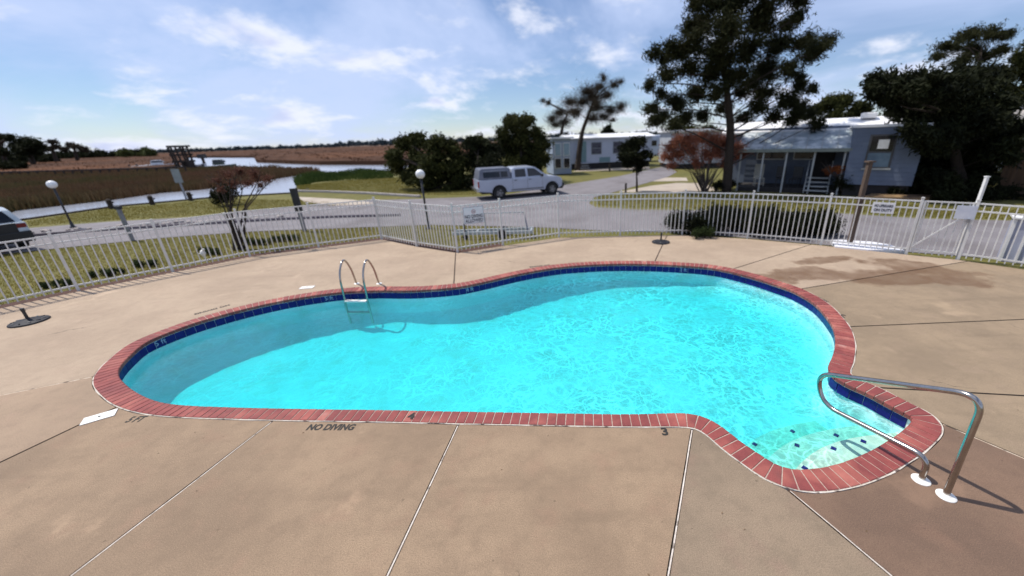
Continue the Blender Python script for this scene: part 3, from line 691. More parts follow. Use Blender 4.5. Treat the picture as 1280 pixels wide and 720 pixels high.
# skimmer lids
def skimmer(u, v, w_, l_, rz, label):
    p = at(u, v); o = empty('skimmer_lid', p, label, 'skimmer lid', 'skimmer lids set in the deck', rz)
    MB().box((0, 0, 0.006), (l_, w_, 0.010)).build('lid_plate', white_plastic, o, bevel=0.003)
    MB().lathe((0, 0, 0.011), [(0.014, 0), (0.014, 0.003), (0.008, 0.004)], 10).build('lid_hole', black_rubber, o)
skimmer(124.5, 521.5, 0.17, 0.30, 0.62, 'white rectangular skimmer lid by the coping at the left end of the pool')
skimmer(384, 359.5, 0.16, 0.30, 0.12, 'small white skimmer lid behind the far coping, left of the ladder')

# ================================================================ HANDRAIL AND LADDER
def fillet(pts, rad, n=7):
    pts = [Vector(p) for p in pts]; out = [pts[0]]
    for i in range(1, len(pts) - 1):
        a, p, c = pts[i - 1], pts[i], pts[i + 1]; r = rad[i] if hasattr(rad, '__len__') else rad
        d1 = (a - p); d2 = (c - p); l = min(r, d1.length * 0.49, d2.length * 0.49); d1.normalize(); d2.normalize()
        q1, q2 = p + d1 * l, p + d2 * l
        for k in range(n + 1):
            t = k / n; out.append(q1 * (1 - t) ** 2 + p * 2 * t * (1 - t) + q2 * t * t)
    out.append(pts[-1]); return out
B1, B2 = at(1151, 600), at(1182.5, 620); e = (B1 - B2).normalized()
def rp(s, z): return B1 - e * s * 1.0 + Vector((0, 0, z)) - B2
hr = empty('pool_handrail', B2, 'long looped stainless steel handrail reaching over the entry steps', 'handrail')
prof = [(0.185, -0.05), (0.165, 1.02), (-0.98, 0.55), (-1.14, 0.24), (-0.10, 0.215), (0.0, -0.05)]
prof = [(0.185, -0.05), (0.160, 1.065), (-1.12, 0.50), (-0.98, 0.16), (0.00, 0.26), (0.0, -0.05)]
rail_pts = fillet([rp(s, z) for s, z in prof], [0, 0.20, 0.19, 0.19, 0.13, 0], 12)
MB().tube(rail_pts, 0.0255, 18).build('rail_tube', steel, hr, smooth='auto')
for q in (B1 - B2, Vector((0, 0, 0))):
    MB().lathe((q.x, q.y, 0.0), [(0.072, 0.0), (0.072, 0.006), (0.062, 0.014), (0.034, 0.020), (0.030, 0.028)], 28).build('flange', white_plastic, hr, smooth='auto')

ld = empty('pool_ladder', at(446, 354.5), 'stainless steel pool ladder with two hoops at the far edge', 'ladder')
LO = at(446, 354.5)
for (bu, bv, wu, wv2) in ((446, 354.5, 431.0, 376.5), (474, 354.5, 459.5, 376.5)):
    A = at(bu, bv); Wp = at(wu, wv2, -0.165); d = (Wp - A); d.z = 0; reach = d.length; d.normalize()
    top = 0.60
    pts = [A - LO + Vector((0, 0, -0.05)), A - LO + d * 0.10 + Vector((0, 0, top * 0.75)), A - LO + d * (reach * 0.5) + Vector((0, 0, top + 0.16)), A - LO + d * (reach * 0.96) + Vector((0, 0, top * 0.75)), A - LO + d * reach * 0.97 + Vector((0, 0, 0.0)), A - LO + d * (reach) + Vector((0, 0, -0.3)), A - LO + d * (reach - 0.02) + Vector((0, 0, -0.72))]
    MB().tube(fillet(pts, [0, .25, .3, .3, .1, .1, 0], 8), 0.022, 14).build('rail_tube', steel, ld, smooth='auto')
    q = A - LO; MB().lathe((q.x, q.y, 0), [(0.065, 0), (0.065, 0.006), (0.05, 0.016), (0.028, 0.022)], 20).build('flange', white_plastic, ld, smooth='auto')
wa, wb = at(431.0, 376.5, -0.165) - LO, at(459.5, 376.5, -0.165) - LO
for z in (-0.16, -0.44):
    d = (wb - wa).normalized(); a = wa.copy(); c = wb.copy(); a.z = z; c.z = z
    MB().beam(a + d * 0.02, c - d * 0.02, 0.09, 0.03).build('tread', white_plastic if z > -0.2 else steel, ld, bevel=0.006)

# ================================================================ UMBRELLA BASES
cast = mat('cast_iron_paint', (0.010, 0.010, 0.014), (0.025, 0.025, 0.033), 14, 0.6, bump=0.4, bscale=30, spec=0.25)
def umb(u, v, label, sc_=1.0, lean=0.0):
    p = at(u, v); o = empty('parasol_stand', p, label, 'umbrella base', 'empty umbrella bases on the deck')
    MB().lathe((0, 0, 0), [(0.27, 0.0), (0.275, 0.012), (0.265, 0.028), (0.20, 0.045), (0.11, 0.062), (0.05, 0.075), (0.03, 0.09)], 32).build('base_plate', cast, o, smooth='auto')
    for k in range(10):
        t = 2 * PI * k / 10; MB().box((0.20 * math.cos(t), 0.20 * math.sin(t), 0.050), (0.055, 0.022, 0.008), rz=t + 0.6).build('raised_ornament', mat('worn_ornament', (0.30, 0.29, 0.28), (0.08, 0.08, 0.08), 40, 0.5) if k % 2 else cast, o)
    MB().tube([(0, 0, 0.07), (0, 0, 0.24)], 0.024, 14).build('pole_socket', black_paint, o, smooth='auto')
    MB().tube([(0, 0, 0.24), (0, 0, 0.30)], 0.029, 14).build('collar', black_paint, o, smooth='auto')
    MB().tube([(0.02, 0, 0.26), (0.06, 0, 0.26)], 0.008, 8).build('knob', black_paint, o)
umb(37, 402.5, 'black round umbrella base on the deck at the far left by the fence')
umb(826, 303, 'black round umbrella base by the fence behind the far pool edge')

# ================================================================ FENCE
grey_metal0 = mat('latch_metal', (0.3, 0.3, 0.31), (0.22, 0.22, 0.23), 8, .5, .6)
fence = empty('pool_fence', FP[0], 'long white metal picket fence curving round the pool deck', 'fence')
FO = FP[0]
gate = empty('fence_gate', FP[GATE], 'white picket gate with a diagonal brace in the right part of the fence', 'gate')
GO = FP[GATE]
FH = 1.37
pk = MB().box((0, 0, 0), (0.023, 0.023, FH - 0.04 - 0.02)).build('x', fence_paint); pkm = pk.data; bpy.data.objects.remove(pk)
pst = MB().box((0, 0, FH / 2 + 0.02), (0.055, 0.055, FH + 0.08)); pst.box((0, 0, FH + 0.066), (0.066, 0.066, 0.015)).box((0, 0, FH + 0.078), (0.045, 0.045, 0.012)); ps = pst.build('x', fence_paint); psm = ps.data; bpy.data.objects.remove(ps)
def inst(name, me, parent, loc, rz=0.0):
    o = bpy.data.objects.new(name, me); C.objects.link(o); o.parent = parent; o.location = loc; o.rotation_euler = (0, 0, rz); return o
for i, p in enumerate(FP):
    d = FP[min(i + 1, len(FP) - 1)] - FP[max(i - 1, 0)]; 
    inst('post', psm, fence, p - FO, math.atan2(d.y, d.x))
for i in range(len(FP) - 1):
    a, c = FP[i], FP[i + 1]; d = c - a; Ln = d.length; d.normalize(); rz = math.atan2(d.y, d.x)
    par, off = (gate, GO) if i == GATE else (fence, FO)
    g = 0.06 if i == GATE else 0.026
    s0, s1 = a + d * g - off, c - d * g - off
    for z in (FH - 0.015, FH - 0.19, 0.13):
        MB().beam(s0 + Vector((0, 0, z)), s1 + Vector((0, 0, z)), 0.032, 0.034).build('rail', fence_paint, par)
    n = max(3, round(Ln / 0.128))
    for k in range(1, n):
        q = a.lerp(c, k / n + rnd.uniform(-.02, .02) / n); pko = inst('picket', pkm, par, q - off + Vector((0, 0, FH / 2 + 0.005)), rz + rnd.uniform(-.06, .06)); pko.rotation_euler[0] = rnd.uniform(-.006, .006); pko.rotation_euler[1] = rnd.uniform(-.006, .006)
    if i == GATE:
        for s_ in (s0, s1): MB().beam(s_ + Vector((0, 0, 0.08)), s_ + Vector((0, 0, FH)), 0.045, 0.045).build('stile', fence_paint, gate)
        nn = Vector((d.y, -d.x, 0)); nn = nn if nn.y < 0 else -nn
        MB().beam(s0 + nn * 0.02 + Vector((0, 0, 0.2)), s1 + nn * 0.02 + Vector((0, 0, FH - 0.22)), 0.02, 0.03).build('brace', fence_paint, gate)
        MB().box(s1 + nn * 0.05 + Vector((0, 0, 0.95)) - d * 0.02, (0.05, 0.04, 0.09), rz=rz).build('latch', grey_metal0, gate)

sign_white = mat('sign_white', (0.74, 0.74, 0.76), (0.64, 0.64, 0.67), 4, 0.4)
sign_ink = mat('sign_ink', (0.03, 0.03, 0.045), (0.06, 0.06, 0.08), 20, 0.6)
sign_grey = mat('sign_grey', (0.30, 0.30, 0.34), (0.36, 0.36, 0.40), 6, 0.5)
sign_red = mat('sign_faded_red', (0.35, 0.12, 0.13), (0.45, 0.25, 0.26), 10, 0.6)
def fence_sign(i, t, zc, w_, h_, lines, label, sizes, symbol=False, tilt=0.0, border=True, base=sign_white, ink=sign_ink):
    a, c = FP[i], FP[i + 1]; d = (c - a).normalized(); n = Vector((d.y, -d.x, 0)); n = n if n.y < 0 else -n
    p = a.lerp(c, t) + n * 0.035 + Vector((0, 0, zc)); rz = math.atan2(-n.x, n.y) + PI
    rz = math.atan2(d.y, d.x)
    o = empty('warning_sign', p, label, 'sign', None, rz)
    MB().box((0, 0, 0), (w_, 0.006, h_)).build('sign_panel', base, o, bevel=0.002)
    if border:
        for s_ in (-1, 1):
            MB().box((s_ * (w_ / 2 - 0.012), -0.0045, 0), (0.014, 0.003, h_ - 0.01)).build('border', sign_grey, o)
            MB().box((0, -0.0047, s_ * (h_ / 2 - 0.012)), (w_ - 0.04, 0.003, 0.014)).build('border', sign_grey, o)
    z = None
    for s, zc2, sz in lines:
        tt = text('lettering', s, (0, -0.0055, zc2), sz, 0, ink, o, ext=0.001, rx=PI / 2, bold=0.004)
        xs = [v.co.x for v in tt.data.vertices]; wt = max(xs) - min(xs); k_ = min(1.0, (w_ - 0.08) / wt); tt.scale = (k_, 1, 1)
    if symbol:
        pts = [(0.055 * math.cos(t_), -0.0055, 0.105 + 0.055 * math.sin(t_)) for t_ in np.linspace(0, 2 * PI, 25)]
        MB().tube(pts, 0.007, 6).build('symbol_ring', sign_red, o)
        MB().tube([(-0.038, -0.0055, 0.143), (0.038, -0.0055, 0.067)], 0.006, 6).build('symbol_bar', sign_red, o)
        MB().tube([(-0.03, -0.0055, 0.085), (0.0, -0.0055, 0.11), (0.03, -0.0055, 0.10)], 0.006, 6).build('diver_figure', sign_ink, o)
    return o
fence_sign(10, 0.42, 1.05, 0.62, 0.50, [('NO DIVING', -0.04, 0.14), ('ALLOWED', -0.165, 0.14)], 'square white NO DIVING ALLOWED sign with a grey border on the fence', None, symbol=True)
fence_sign(16, 0.62, 1.14, 0.46, 0.28, [('NO LIFEGUARD', 0.05, 0.09), ('ON DUTY', -0.06, 0.095)], 'white NO LIFEGUARD ON DUTY sign on the fence left of the gate', None, border=False)
fence_sign(GATE, 0.84, 1.14, 0.36, 0.32, [], 'pale faded blank sign on the gate beside the tall white post', None, border=False, base=mat('sign_faded', (0.50, 0.53, 0.62), (0.62, 0.64, 0.70), 4, 0.5))

# ================================================================ THINGS JUST BEYOND THE FENCE
def base_e(name, u, v, label, cat, group=None, z=-0.06): p = at(u, v, z); return empty(name, p, label, cat, group)
# globe lamps
def lamp(u, v, gu, gv, label):
    p = at(u, v, -0.06); h = hyp(p, gu, gv) + 0.06; o = empty('garden_lamp', p, label, 'lamp post', 'black posts with white globes')
    MB().lathe((0, 0, 0), [(0.11, 0), (0.11, 0.05), (0.07, 0.09), (0.05, 0.25), (0.037, 0.30)], 16).build('base', black_paint, o, smooth='auto')
    MB().tube([(0, 0, 0.28), (0, 0, h - 0.14)], 0.036, 12).build('pole', black_paint, o, smooth=True)
    MB().lathe((0, 0, h - 0.15), [(0.04, 0), (0.075, 0.02), (0.075, 0.04)], 14).build('fitter', black_paint, o, smooth='auto')
    MB().lathe((0, 0, h), [(0.165 * math.sin(t), -0.165 * math.cos(t)) for t in np.linspace(0.25, PI - 0.01, 14)], 20).build('globe', lens_glass, o, smooth=True)
lamp(92, 285, 66, 230.5, 'black lamp post with white globe on the left grass strip by the creek')
lamp(536, 286, 528, 217.5, 'black lamp post with white globe behind the fence corner')

# leaf-mass builder -----------------------------------------------------------------
def leaves(clumps, n, size, flat=0.8, squash=0.8, shell=0.55, up=0.0):
    cl_ = np.array(clumps, float); w_ = cl_[:, 3] ** 2; w_ /= w_.sum(); idx = nrs.choice(len(cl_), n, p=w_)
    dirs = nrs.normal(size=(n, 3)); dirs /= np.linalg.norm(dirs, axis=1)[:, None]
    # lumpy radius
    rr = cl_[idx, 3] * (shell + (1 - shell) * nrs.rand(n)) * (0.75 + 0.5 * nrs.rand(n) ** 2)
    # little sub-clumps so the outline is uneven
    nsub = 22; sub = nrs.normal(size=(len(cl_), nsub, 3)); sub /= np.linalg.norm(sub, axis=2)[:, :, None]
    sdir = sub[idx, nrs.randint(0, nsub, n)]
    dd_ = dirs * 0.42 + sdir * 0.78
    pos = cl_[idx, :3] + dd_ * rr[:, None] * np.array([1, 1, squash])
    a = nrs.normal(size=(n, 3)); a[:, 2] += up; a /= np.linalg.norm(a, axis=1)[:, None]; c = nrs.normal(size=(n, 3)); c -= a * (a * c).sum(1)[:, None]; c /= np.linalg.norm(c, axis=1)[:, None]
    s1 = size * (0.6 + 0.8 * nrs.rand(n))[:, None]; s2 = s1 * flat
    V = np.stack([pos - a * s1, pos + c * s2 * 0.5 - a * s1 * 0.1, pos + a * s1, pos - c * s2 * 0.5 + a * s1 * 0.1], 1).reshape(-1, 3)
    return V, n
def leafobj(name, V, n, m, parent=None, loc=(0, 0, 0), kind=None):
    me = bpy.data.meshes.new(name); V = V - np.array(loc)
    me.vertices.add(len(V)); me.vertices.foreach_set('co', V.astype(np.float32).ravel())
    me.loops.add(4 * n); me.loops.foreach_set('vertex_index', np.arange(4 * n, dtype=np.int32)); me.polygons.add(n)
    me.polygons.foreach_set('loop_start', np.arange(0, 4 * n, 4, dtype=np.int32)); me.polygons.foreach_set('loop_total', np.full(n, 4, np.int32)); me.update(calc_edges=True); me.materials.append(m)
    o = bpy.data.objects.new(name, me); C.objects.link(o)
    if parent: o.parent = parent
    if kind: o['kind'] = kind
    return o
bark_d = mat('dark_bark', (0.045, 0.032, 0.024), (0.025, 0.017, 0.012), 12, 0.95, bump=1, bscale=30)
bark_g = mat('grey_bark', (0.11, 0.085, 0.07), (0.06, 0.045, 0.038), 12, 0.95, bump=1, bscale=30)
def fol(name, a, c, s=1.2, tr_=0.12): return mat(name, a, c, s, 0.85, coord='World', spec=0.12, trans=tr_)
f_pine = fol('pine_foliage', (0.014, 0.018, 0.007), (0.035, 0.036, 0.013), 0.9)
f_dark = fol('dark_evergreen_foliage', (0.008, 0.010, 0.005), (0.022, 0.026, 0.010), 1.0)
f_top = fol('olive_shrub_foliage', (0.016, 0.020, 0.006), (0.058, 0.062, 0.018), 1.0)
f_brown = fol('brownish_pine_foliage', (0.035, 0.028, 0.020), (0.065, 0.052, 0.036), 0.8)
f_red = fol('red_leaf_foliage', (0.24, 0.085, 0.055), (0.36, 0.15, 0.09), 1.6, 0.3)
f_orange = fol('orange_leaf_foliage', (0.30, 0.10, 0.03), (0.22, 0.06, 0.02), 1.6, 0.3)
f_redd = fol('dark_red_foliage', (0.07, 0.018, 0.013), (0.13, 0.035, 0.022), 1.6, 0.2)
f_twig = fol('grey_brown_leaf_foliage', (0.09, 0.038, 0.028), (0.15, 0.07, 0.05), 1.6, 0.2)
f_green = fol('green_shrub_foliage', (0.018, 0.030, 0.010), (0.045, 0.062, 0.02), 3)
def tree(name, base, trunkpts, trunk_r, clumps, Y, n, size, m, bark, label, cat, group=None, dj=1.2, squash=0.8, limbs=True, flat=0.8, shell=0.55, rk=1.0, stems=None, limb_r=0.05):
    """clumps: (u, v, r) in photograph pixels, hung at depth Y +- dj metres."""
    o = empty(name, base, label, cat, group); B = Vector(base)
    mpp = aty(700, 200, Y).y / F * 1.02
    cl_ = []
    for (u, v, r) in clumps:
        y = Y + rnd.uniform(-dj, dj); p = aty(u, v, y); dx = (u - CX) / F; k = math.sqrt(1 + 0.15 * dx * dx)
        cl_.append((p.x, p.y, p.z, r * y / F * rk * 1.05))
    b = MB(); tp = [Vector(p) - B for p in trunkpts]
    rad = [trunk_r * (1 - 0.75 * i / (len(tp) - 1)) for i in range(len(tp))]
    sm = smoothcurve(tp, 0.35, closed=False); rs = np.interp(np.linspace(0, 1, len(sm)), np.linspace(0, 1, len(rad)), rad)
    b.tube([Vector(q) for q in sm], list(rs), 9)
    if limbs:
        for (x, y, z, r) in cl_:
            q = Vector((x, y, z)) - B; cand = [t for t in sm if t[2] < q.z + 0.3 * r] or [sm[0]]
            s_ = Vector(min(cand, key=lambda t: (Vector(t) - q).length + 0.4 * abs(t[2] - (q.z - 0.5 * (Vector((t[0], t[1], 0)) - Vector((q.x, q.y, 0))).length))))
            m_ = s_.lerp(q, 0.5) + Vector((rnd.uniform(-.2, .2), rnd.uniform(-.2, .2), rnd.uniform(-0.1, 0.25)))
            lr = max(0.012, limb_r * min(1.6, (q - s_).length / 2))
            b.tube([s_, s_.lerp(m_, 0.5), m_, m_.lerp(q, 0.6), q], [lr, lr * .85, lr * .65, lr * .45, lr * .2], 6)
            for _ in range(3):
                e_ = q + Vector((rnd.gauss(0, r * .55), rnd.gauss(0, r * .55), rnd.gauss(0, r * .4))); b.tube([m_.lerp(q, 0.7), e_], [lr * .35, lr * .1], 4)
    b.build('trunk', bark, o, smooth=True)
    V, n = leaves(cl_, n, size, flat, squash, shell)
    leafobj('crown', V, n, m, o, loc=B)
    return o
def g(u, v, z=-0.06): return at(u, v, z)

# big pine
pb = g(908, 240)
pine_cl = [(880, -20, 16), (985, -12, 14), (1000, 20, 9), (862, 34, 10), (830, 75, 9), (1010, 70, 10), (1000, 108, 9), (828, 118, 9), (905, 135, 10), (1008, 142, 10), (830, 145, 10), (870, 8, 10), (890, 6, 14), (917, 4, 18), (925, -25, 24), (895, -30, 20), (956, 12, 16), (1000, 3, 11), (965, -20, 20), (878, 31, 16), (909, 35, 20), (948, 31, 18), (983, 31, 10), (838, 58, 10), (819, 66, 10), (850, 66, 12), (866, 55, 16), (897, 62, 18), (936, 62, 18), (975, 55, 16), (1006, 51, 14), (1034, 51, 10), (1022, 62, 12),
           (811, 105, 9), (835, 94, 12), (858, 86, 14), (889, 90, 16), (920, 94, 16), (956, 90, 18), (987, 86, 12), (999, 96, 8), (815, 137, 10), (819, 152, 10), (846, 129, 13), (870, 117, 14), (897, 117, 12), (926, 116, 10), (956, 117, 14), (983, 125, 14), (1014, 113, 8), (999, 137, 13), (1022, 154, 10), (858, 148, 12), (878, 145, 9), (948, 137, 12), (928, 146, 9), (991, 152, 9), (842, 156, 11), (967, 146, 9), (905, 78, 14), (940, 104, 11)]
tree('pine_tree', pb, [pb, aty(911, 200, pb.y), aty(913, 160, pb.y + .1), aty(908, 110, pb.y), aty(903, 60, pb.y), aty(915, 5, pb.y), aty(925, -30, pb.y)], 0.27, pine_cl, pb.y, 105000, 0.105, f_pine, bark_d,
     'big dark pine with open flat sprays rising above the porch house', 'tree', dj=1.9, squash=0.85, flat=0.42, shell=0.28, limb_r=0.026, rk=1.27)
# right-hand mass
tb = g(1205, 244)
tree('evergreen_tree', tb, [tb, aty(1195, 200, tb.y), aty(1190, 150, tb.y), aty(1200, 110, tb.y)], 0.28,
     [(1092, 100, 9), (1112, 108, 15), (1140, 103, 13), (1160, 108, 17), (1185, 113, 18), (1215, 113, 18), (1128, 132, 16), (1160, 142, 20), (1195, 148, 22), (1230, 145, 20), (1143, 165, 14), (1170, 176, 19), (1205, 182, 21), (1238, 178, 16), (1152, 200, 15), (1185, 210, 20), (1222, 212, 16), (1150, 222, 14), (1205, 228, 16), (1178, 228, 14), (1228, 228, 12), (1120, 118, 12), (1100, 122, 10), (1250, 130, 16), (1262, 160, 16), (1258, 190, 16), (1270, 215, 14), (1240, 100, 14), (1200, 95, 12), (1225, 95, 12), (1090, 112, 8)],
     tb.y, 80000, 0.115, f_dark, bark_d, 'broad dark evergreen tree on the right reaching down to the roadside', 'tree', dj=1.5, squash=0.9, flat=0.6, rk=1.2, limb_r=.03)
tb2 = Vector((30, 26.0, -.06))
tb2 = aty(1232, 226, 21.5); tb2.z = -0.06
tree('umbrella_pine', tb2, [tb2, aty(1228, 150, tb2.y), aty(1222, 100, tb2.y), aty(1226, 65, tb2.y)], 0.22,
     [(1172, 70, 8), (1190, 58, 12), (1212, 44, 13), (1238, 42, 12), (1260, 44, 9), (1203, 76, 11), (1230, 70, 12), (1252, 62, 9), (1212, 62, 12)], tb2.y, 15000, 0.085, f_pine, bark_d, 'tall flat topped tree standing above the dark evergreen on the right', 'tree', dj=0.9, squash=0.6, flat=0.4, shell=0.3, rk=1.25, limb_r=.03)
tb3 = aty(1290, 236, 20.5); tb3.z = -0.06
tree('evergreen_tree', tb3, [tb3, aty(1290, 150, 20.5), aty(1282, 90, 20.5)], 0.22, [(1266, 92, 13), (1280, 72, 13), (1295, 90, 16), (1262, 118, 16), (1282, 120, 18), (1300, 120, 16), (1268, 142, 14), (1250, 100, 12), (1275, 160, 16), (1295, 60, 14), (1310, 80, 20), (1310, 140, 20), (1258, 128, 14), (1290, 175, 16)], 20.5, 26000, 0.09, f_top, bark_d, 'olive green tree cut off by the right edge of the picture', 'tree', dj=1.0)
tb4 = aty(1048, 185, 34.0); tb4.z = -0.06
tree('evergreen_tree', tb4, [tb4, aty(1048, 150, 34), aty(1048, 130, 34)], 0.25, [(1022, 138, 9), (1038, 128, 11), (1055, 126, 11), (1072, 134, 10), (1045, 142, 12), (1064, 146, 10), (1080, 140, 9)], 34, 9000, 0.13, f_top, bark_d, 'low olive tree peeking over the white roof of the porch house', 'tree', dj=1.2)
# bare twigs right
bt = g(1262, 244); o = empty('bare_tree', bt, 'leafless grey branches in front of the brown building on the right', 'tree')
b = MB()
def twig(p, d, l, r, dep):
    q = p + d * l; m_ = p.lerp(q, .5) + Vector((rnd.gauss(0, l * .05), rnd.gauss(0, l * .05), rnd.gauss(0, l * .05))); b.tube([p, m_, q], [r, r * .8, r * .6], 5)
    if dep == 0: return
    for _ in range(3 if dep > 1 else 4):
        nd = (d + Vector((rnd.gauss(0, .45), rnd.gauss(0, .45), rnd.gauss(0, .35)))).normalized(); twig(p.lerp(q, rnd.uniform(.5, 1)), nd, l * rnd.uniform(.55, .8), r * .55, dep - 1)
for _ in range(3): twig(Vector((0, 0, 0)), Vector((rnd.gauss(-0.1, .3), rnd.gauss(0, .3), 1)).normalized(), 1.5, 0.05, 5)
b.build('branches', bark_g, o)
# dark shrub masses in the middle
sb = g(535, 238)
tree('evergreen_shrub', sb, [sb, sb + Vector((0, 0, 1.2)), sb + Vector((.1, 0, 2.2))], 0.18, [(494, 193, 10), (506, 180, 12), (522, 176, 13), (545, 180, 14), (566, 184, 13), (498, 208, 13), (520, 202, 18), (548, 204, 20), (574, 205, 16), (530, 224, 16), (556, 226, 17), (580, 224, 16), (512, 222, 12), (492, 176 + 20, 10), (540, 238 - 6, 12), (566, 236, 12)], sb.y + .8, 30000, 0.11, f_top, bark_d, 'wide dark evergreen shrub left of centre behind the grass', 'shrub', dj=1.3, shell=0.6)
sb = g(600, 237)
tree('evergreen_shrub', sb, [sb, sb + Vector((0, 0, 1.2)), sb + Vector((.1, 0, 2.2))], 0.18, [(588, 180, 10), (604, 184, 11), (596, 200, 16), (618, 190, 12), (614, 206, 16), (598, 222, 16), (622, 224, 16), (606, 234, 10)], sb.y + .8, 20000, 0.11, f_dark, bark_d, 'middle dark evergreen shrub directly behind the pickup bed', 'shrub', dj=1.2, shell=0.6)
sb = g(652, 229)
tree('evergreen_tree', sb, [sb, aty(652, 200, sb.y), aty(650, 170, sb.y)], 0.2, [(640, 156, 12), (656, 152, 12), (630, 170, 13), (650, 172, 16), (668, 166, 10), (676, 184, 12), (636, 190, 17), (660, 192, 17), (640, 210, 17), (664, 210, 16), (680, 198, 10), (676, 172, 9), (630, 226, 12), (655, 226, 14), (640, 150, 9)], sb.y + .6, 30000, 0.11, f_top, bark_d, 'tallest dark bushy tree standing behind the pickup cab', 'tree', dj=1.3, shell=0.6)
# windswept pair
for (bu, bv, tr_p, cl_, n, lab) in (((697), 210, [(700, 180), (703, 160), (710, 140)], [(700, 140, 8), (712, 128, 9), (690, 148, 7), (686, 128, 4), (706, 152, 8), (695, 156, 6), (716, 140, 7), (678, 126, 3)], 11000, 'smaller windswept pine left of the white mobile home'),
                                  (722, 213, [(724, 190), (728, 165), (735, 145), (742, 125)], [(735, 114, 10), (750, 108, 8), (754, 97, 5), (768, 106, 6), (775, 102, 4), (776, 134, 7), (762, 138, 8), (746, 132, 11), (728, 128, 9), (742, 148, 8), (766, 150, 4), (754, 146, 7), (758, 120, 8), (740, 122, 10), (722, 140, 8)], 22000, 'taller windswept pine with a leaning trunk by the white mobile home')):
    p = g(bu, bv); tree('windswept_pine', p, [p] + [aty(u, v, p.y) for u, v in tr_p], 0.34, cl_, p.y, int(n * 1.5), 0.17, f_brown, bark_d, lab, 'tree', None, dj=1.4, squash=0.75, flat=0.09, shell=0.05, limb_r=0.06, rk=1.7)
# small round tree
p = g(796, 240)
tree('round_tree', p, [p, aty(796, 222, p.y), aty(794, 195, p.y)], 0.07, [(783, 186, 10), (800, 181, 10), (792, 176, 8), (779, 196, 8), (807, 194, 9), (793, 198, 12), (797, 211, 6), (786, 204, 8), (802, 205, 7)], p.y, 9000, 0.075, f_dark, bark_d, 'small round dark tree beside the side road', 'tree', dj=0.5)
# crepe myrtle with red leaves: many thin stems
def fan_shrub(name, base, clumps, Y, n, size, m, label, ns=16, bark=bark_g, cat='shrub', dj=0.6, rk=1.5):
    o = empty(name, base, label, cat); B = Vector(base); cl_ = []
    for (u, v, r) in clumps:
        y = Y + rnd.uniform(-dj, dj); q = aty(u, v, y); cl_.append((q.x, q.y, q.z, r * y / F * rk))
    b = MB()
    for k in range(ns):
        c = cl_[k % len(cl_)]; q = Vector(c[:3]) - B + Vector((rnd.gauss(0, c[3] * .4), rnd.gauss(0, c[3] * .4), 0)); s_ = Vector((rnd.gauss(0, .10), rnd.gauss(0, .10), 0))
        m_ = s_.lerp(q, .5) + Vector((-q.x * .12, -q.y * .12, .25)); b.tube([s_, s_.lerp(m_, .5), m_, q], [.035, .028, .02, .008], 5)
        for _ in range(4):
            e_ = q + Vector((rnd.gauss(0, .25), rnd.gauss(0, .25), rnd.uniform(-.1, .4))); b.tube([m_.lerp(q, .75), e_], [.009, .004], 4)
    b.build('stems', bark, o)['kind'] = 'stuff'
    V, n = leaves(cl_, n, size, 0.6, 0.8, 0.2); leafobj('leaves', V, n, m, o, loc=B); return o
p = g(880, 240)
fan_shrub('crepe_myrtle', p, [(838, 184, 9), (848, 176, 9), (860, 175, 10), (876, 172, 10), (890, 176, 11), (905, 178, 10), (922, 186, 9), (833, 196, 8), (848, 192, 9), (866, 188, 10), (885, 192, 10), (900, 192, 9), (915, 196, 8), (935, 188, 6), (926, 196, 7), (840, 206, 6), (870, 203, 7), (905, 205, 6)], p.y, 24000, 0.055, f_red, 'wide red leaved bush with many bare grey stems beside the big pine', 30)
p = g(302, 312)
fan_shrub('crepe_myrtle', p, [(272, 226, 8), (284, 218, 9), (300, 215, 10), (318, 218, 10), (334, 224, 8), (290, 230, 8), (310, 230, 8), (325, 232, 6), (275, 236, 6)], p.y + 0.1, 3800, 0.032, f_twig, 'small reddish brown tree with one slim trunk behind the left fence', 10, bark_d, 'tree', 0.4, 1.2)
MB().tube([(0, 0, 0), (-0.03, 0.02, 0.5), (-0.05, 0, 1.0)], [0.05, 0.04, 0.035], 8).build('trunk', bark_d, [o for o in C.objects if o.name.startswith('crepe_myrtle')][-1])
# shrubs by the porch house
p = g(1055, 243)
fan_shrub('orange_shrub', p, [(1034, 214, 5), (1046, 212, 5), (1058, 212, 5), (1070, 214, 5), (1080, 215, 4)], p.y, 2600, 0.05, f_orange, 'flat topped orange shrub in front of the porch house', 12)
def bush(name, u, v, wpx, hpx, n, size, m, label, depth=0.5, cat='shrub', z=-0.06, group=None):
    p = g(u, v, z); s_ = p.y / F * 1.05; w_ = wpx * s_; h_ = hpx * s_ * 1.0; o = empty(name, p, label, cat, group)
    cl_ = []
    k = max(2, int(wpx / max(4, hpx * .38)))
    for i in range(k):
        x = p.x + (i / (k - 1) - .5) * (w_ - h_ * .7); cl_.append((x, p.y + rnd.uniform(-.1, depth), h_ * rnd.uniform(.42, .58) + z, h_ * rnd.uniform(.46, .58)))
    V, n = leaves(cl_, n, size, .7, .9, .6); V[:, 2] = np.maximum(V[:, 2], z + 0.005); leafobj('foliage', V, n, m, o, loc=p)
    b = MB()
    for c in cl_: b.tube([(c[0] - p.x, c[1] - p.y, 0), (c[0] - p.x + .05, c[1] - p.y, c[2] - p.z)], [.025, .01], 5)
    b.build('stems', bark_d, o)['kind'] = 'stuff'; return o
bush('dark_shrub', 1064, 243, 50, 24, 7000, .05, f_dark, 'dark rounded shrub beneath the orange leaves at the porch')
bush('hedge_shrub', 905, 292.5, 124, 32, 48000, .042, f_dark, 'long low dark hedge behind the fence, left half', .5)
bush('hedge_shrub', 993, 297, 104, 33, 42000, .042, f_dark, 'long low dark hedge behind the fence, right half', .5)
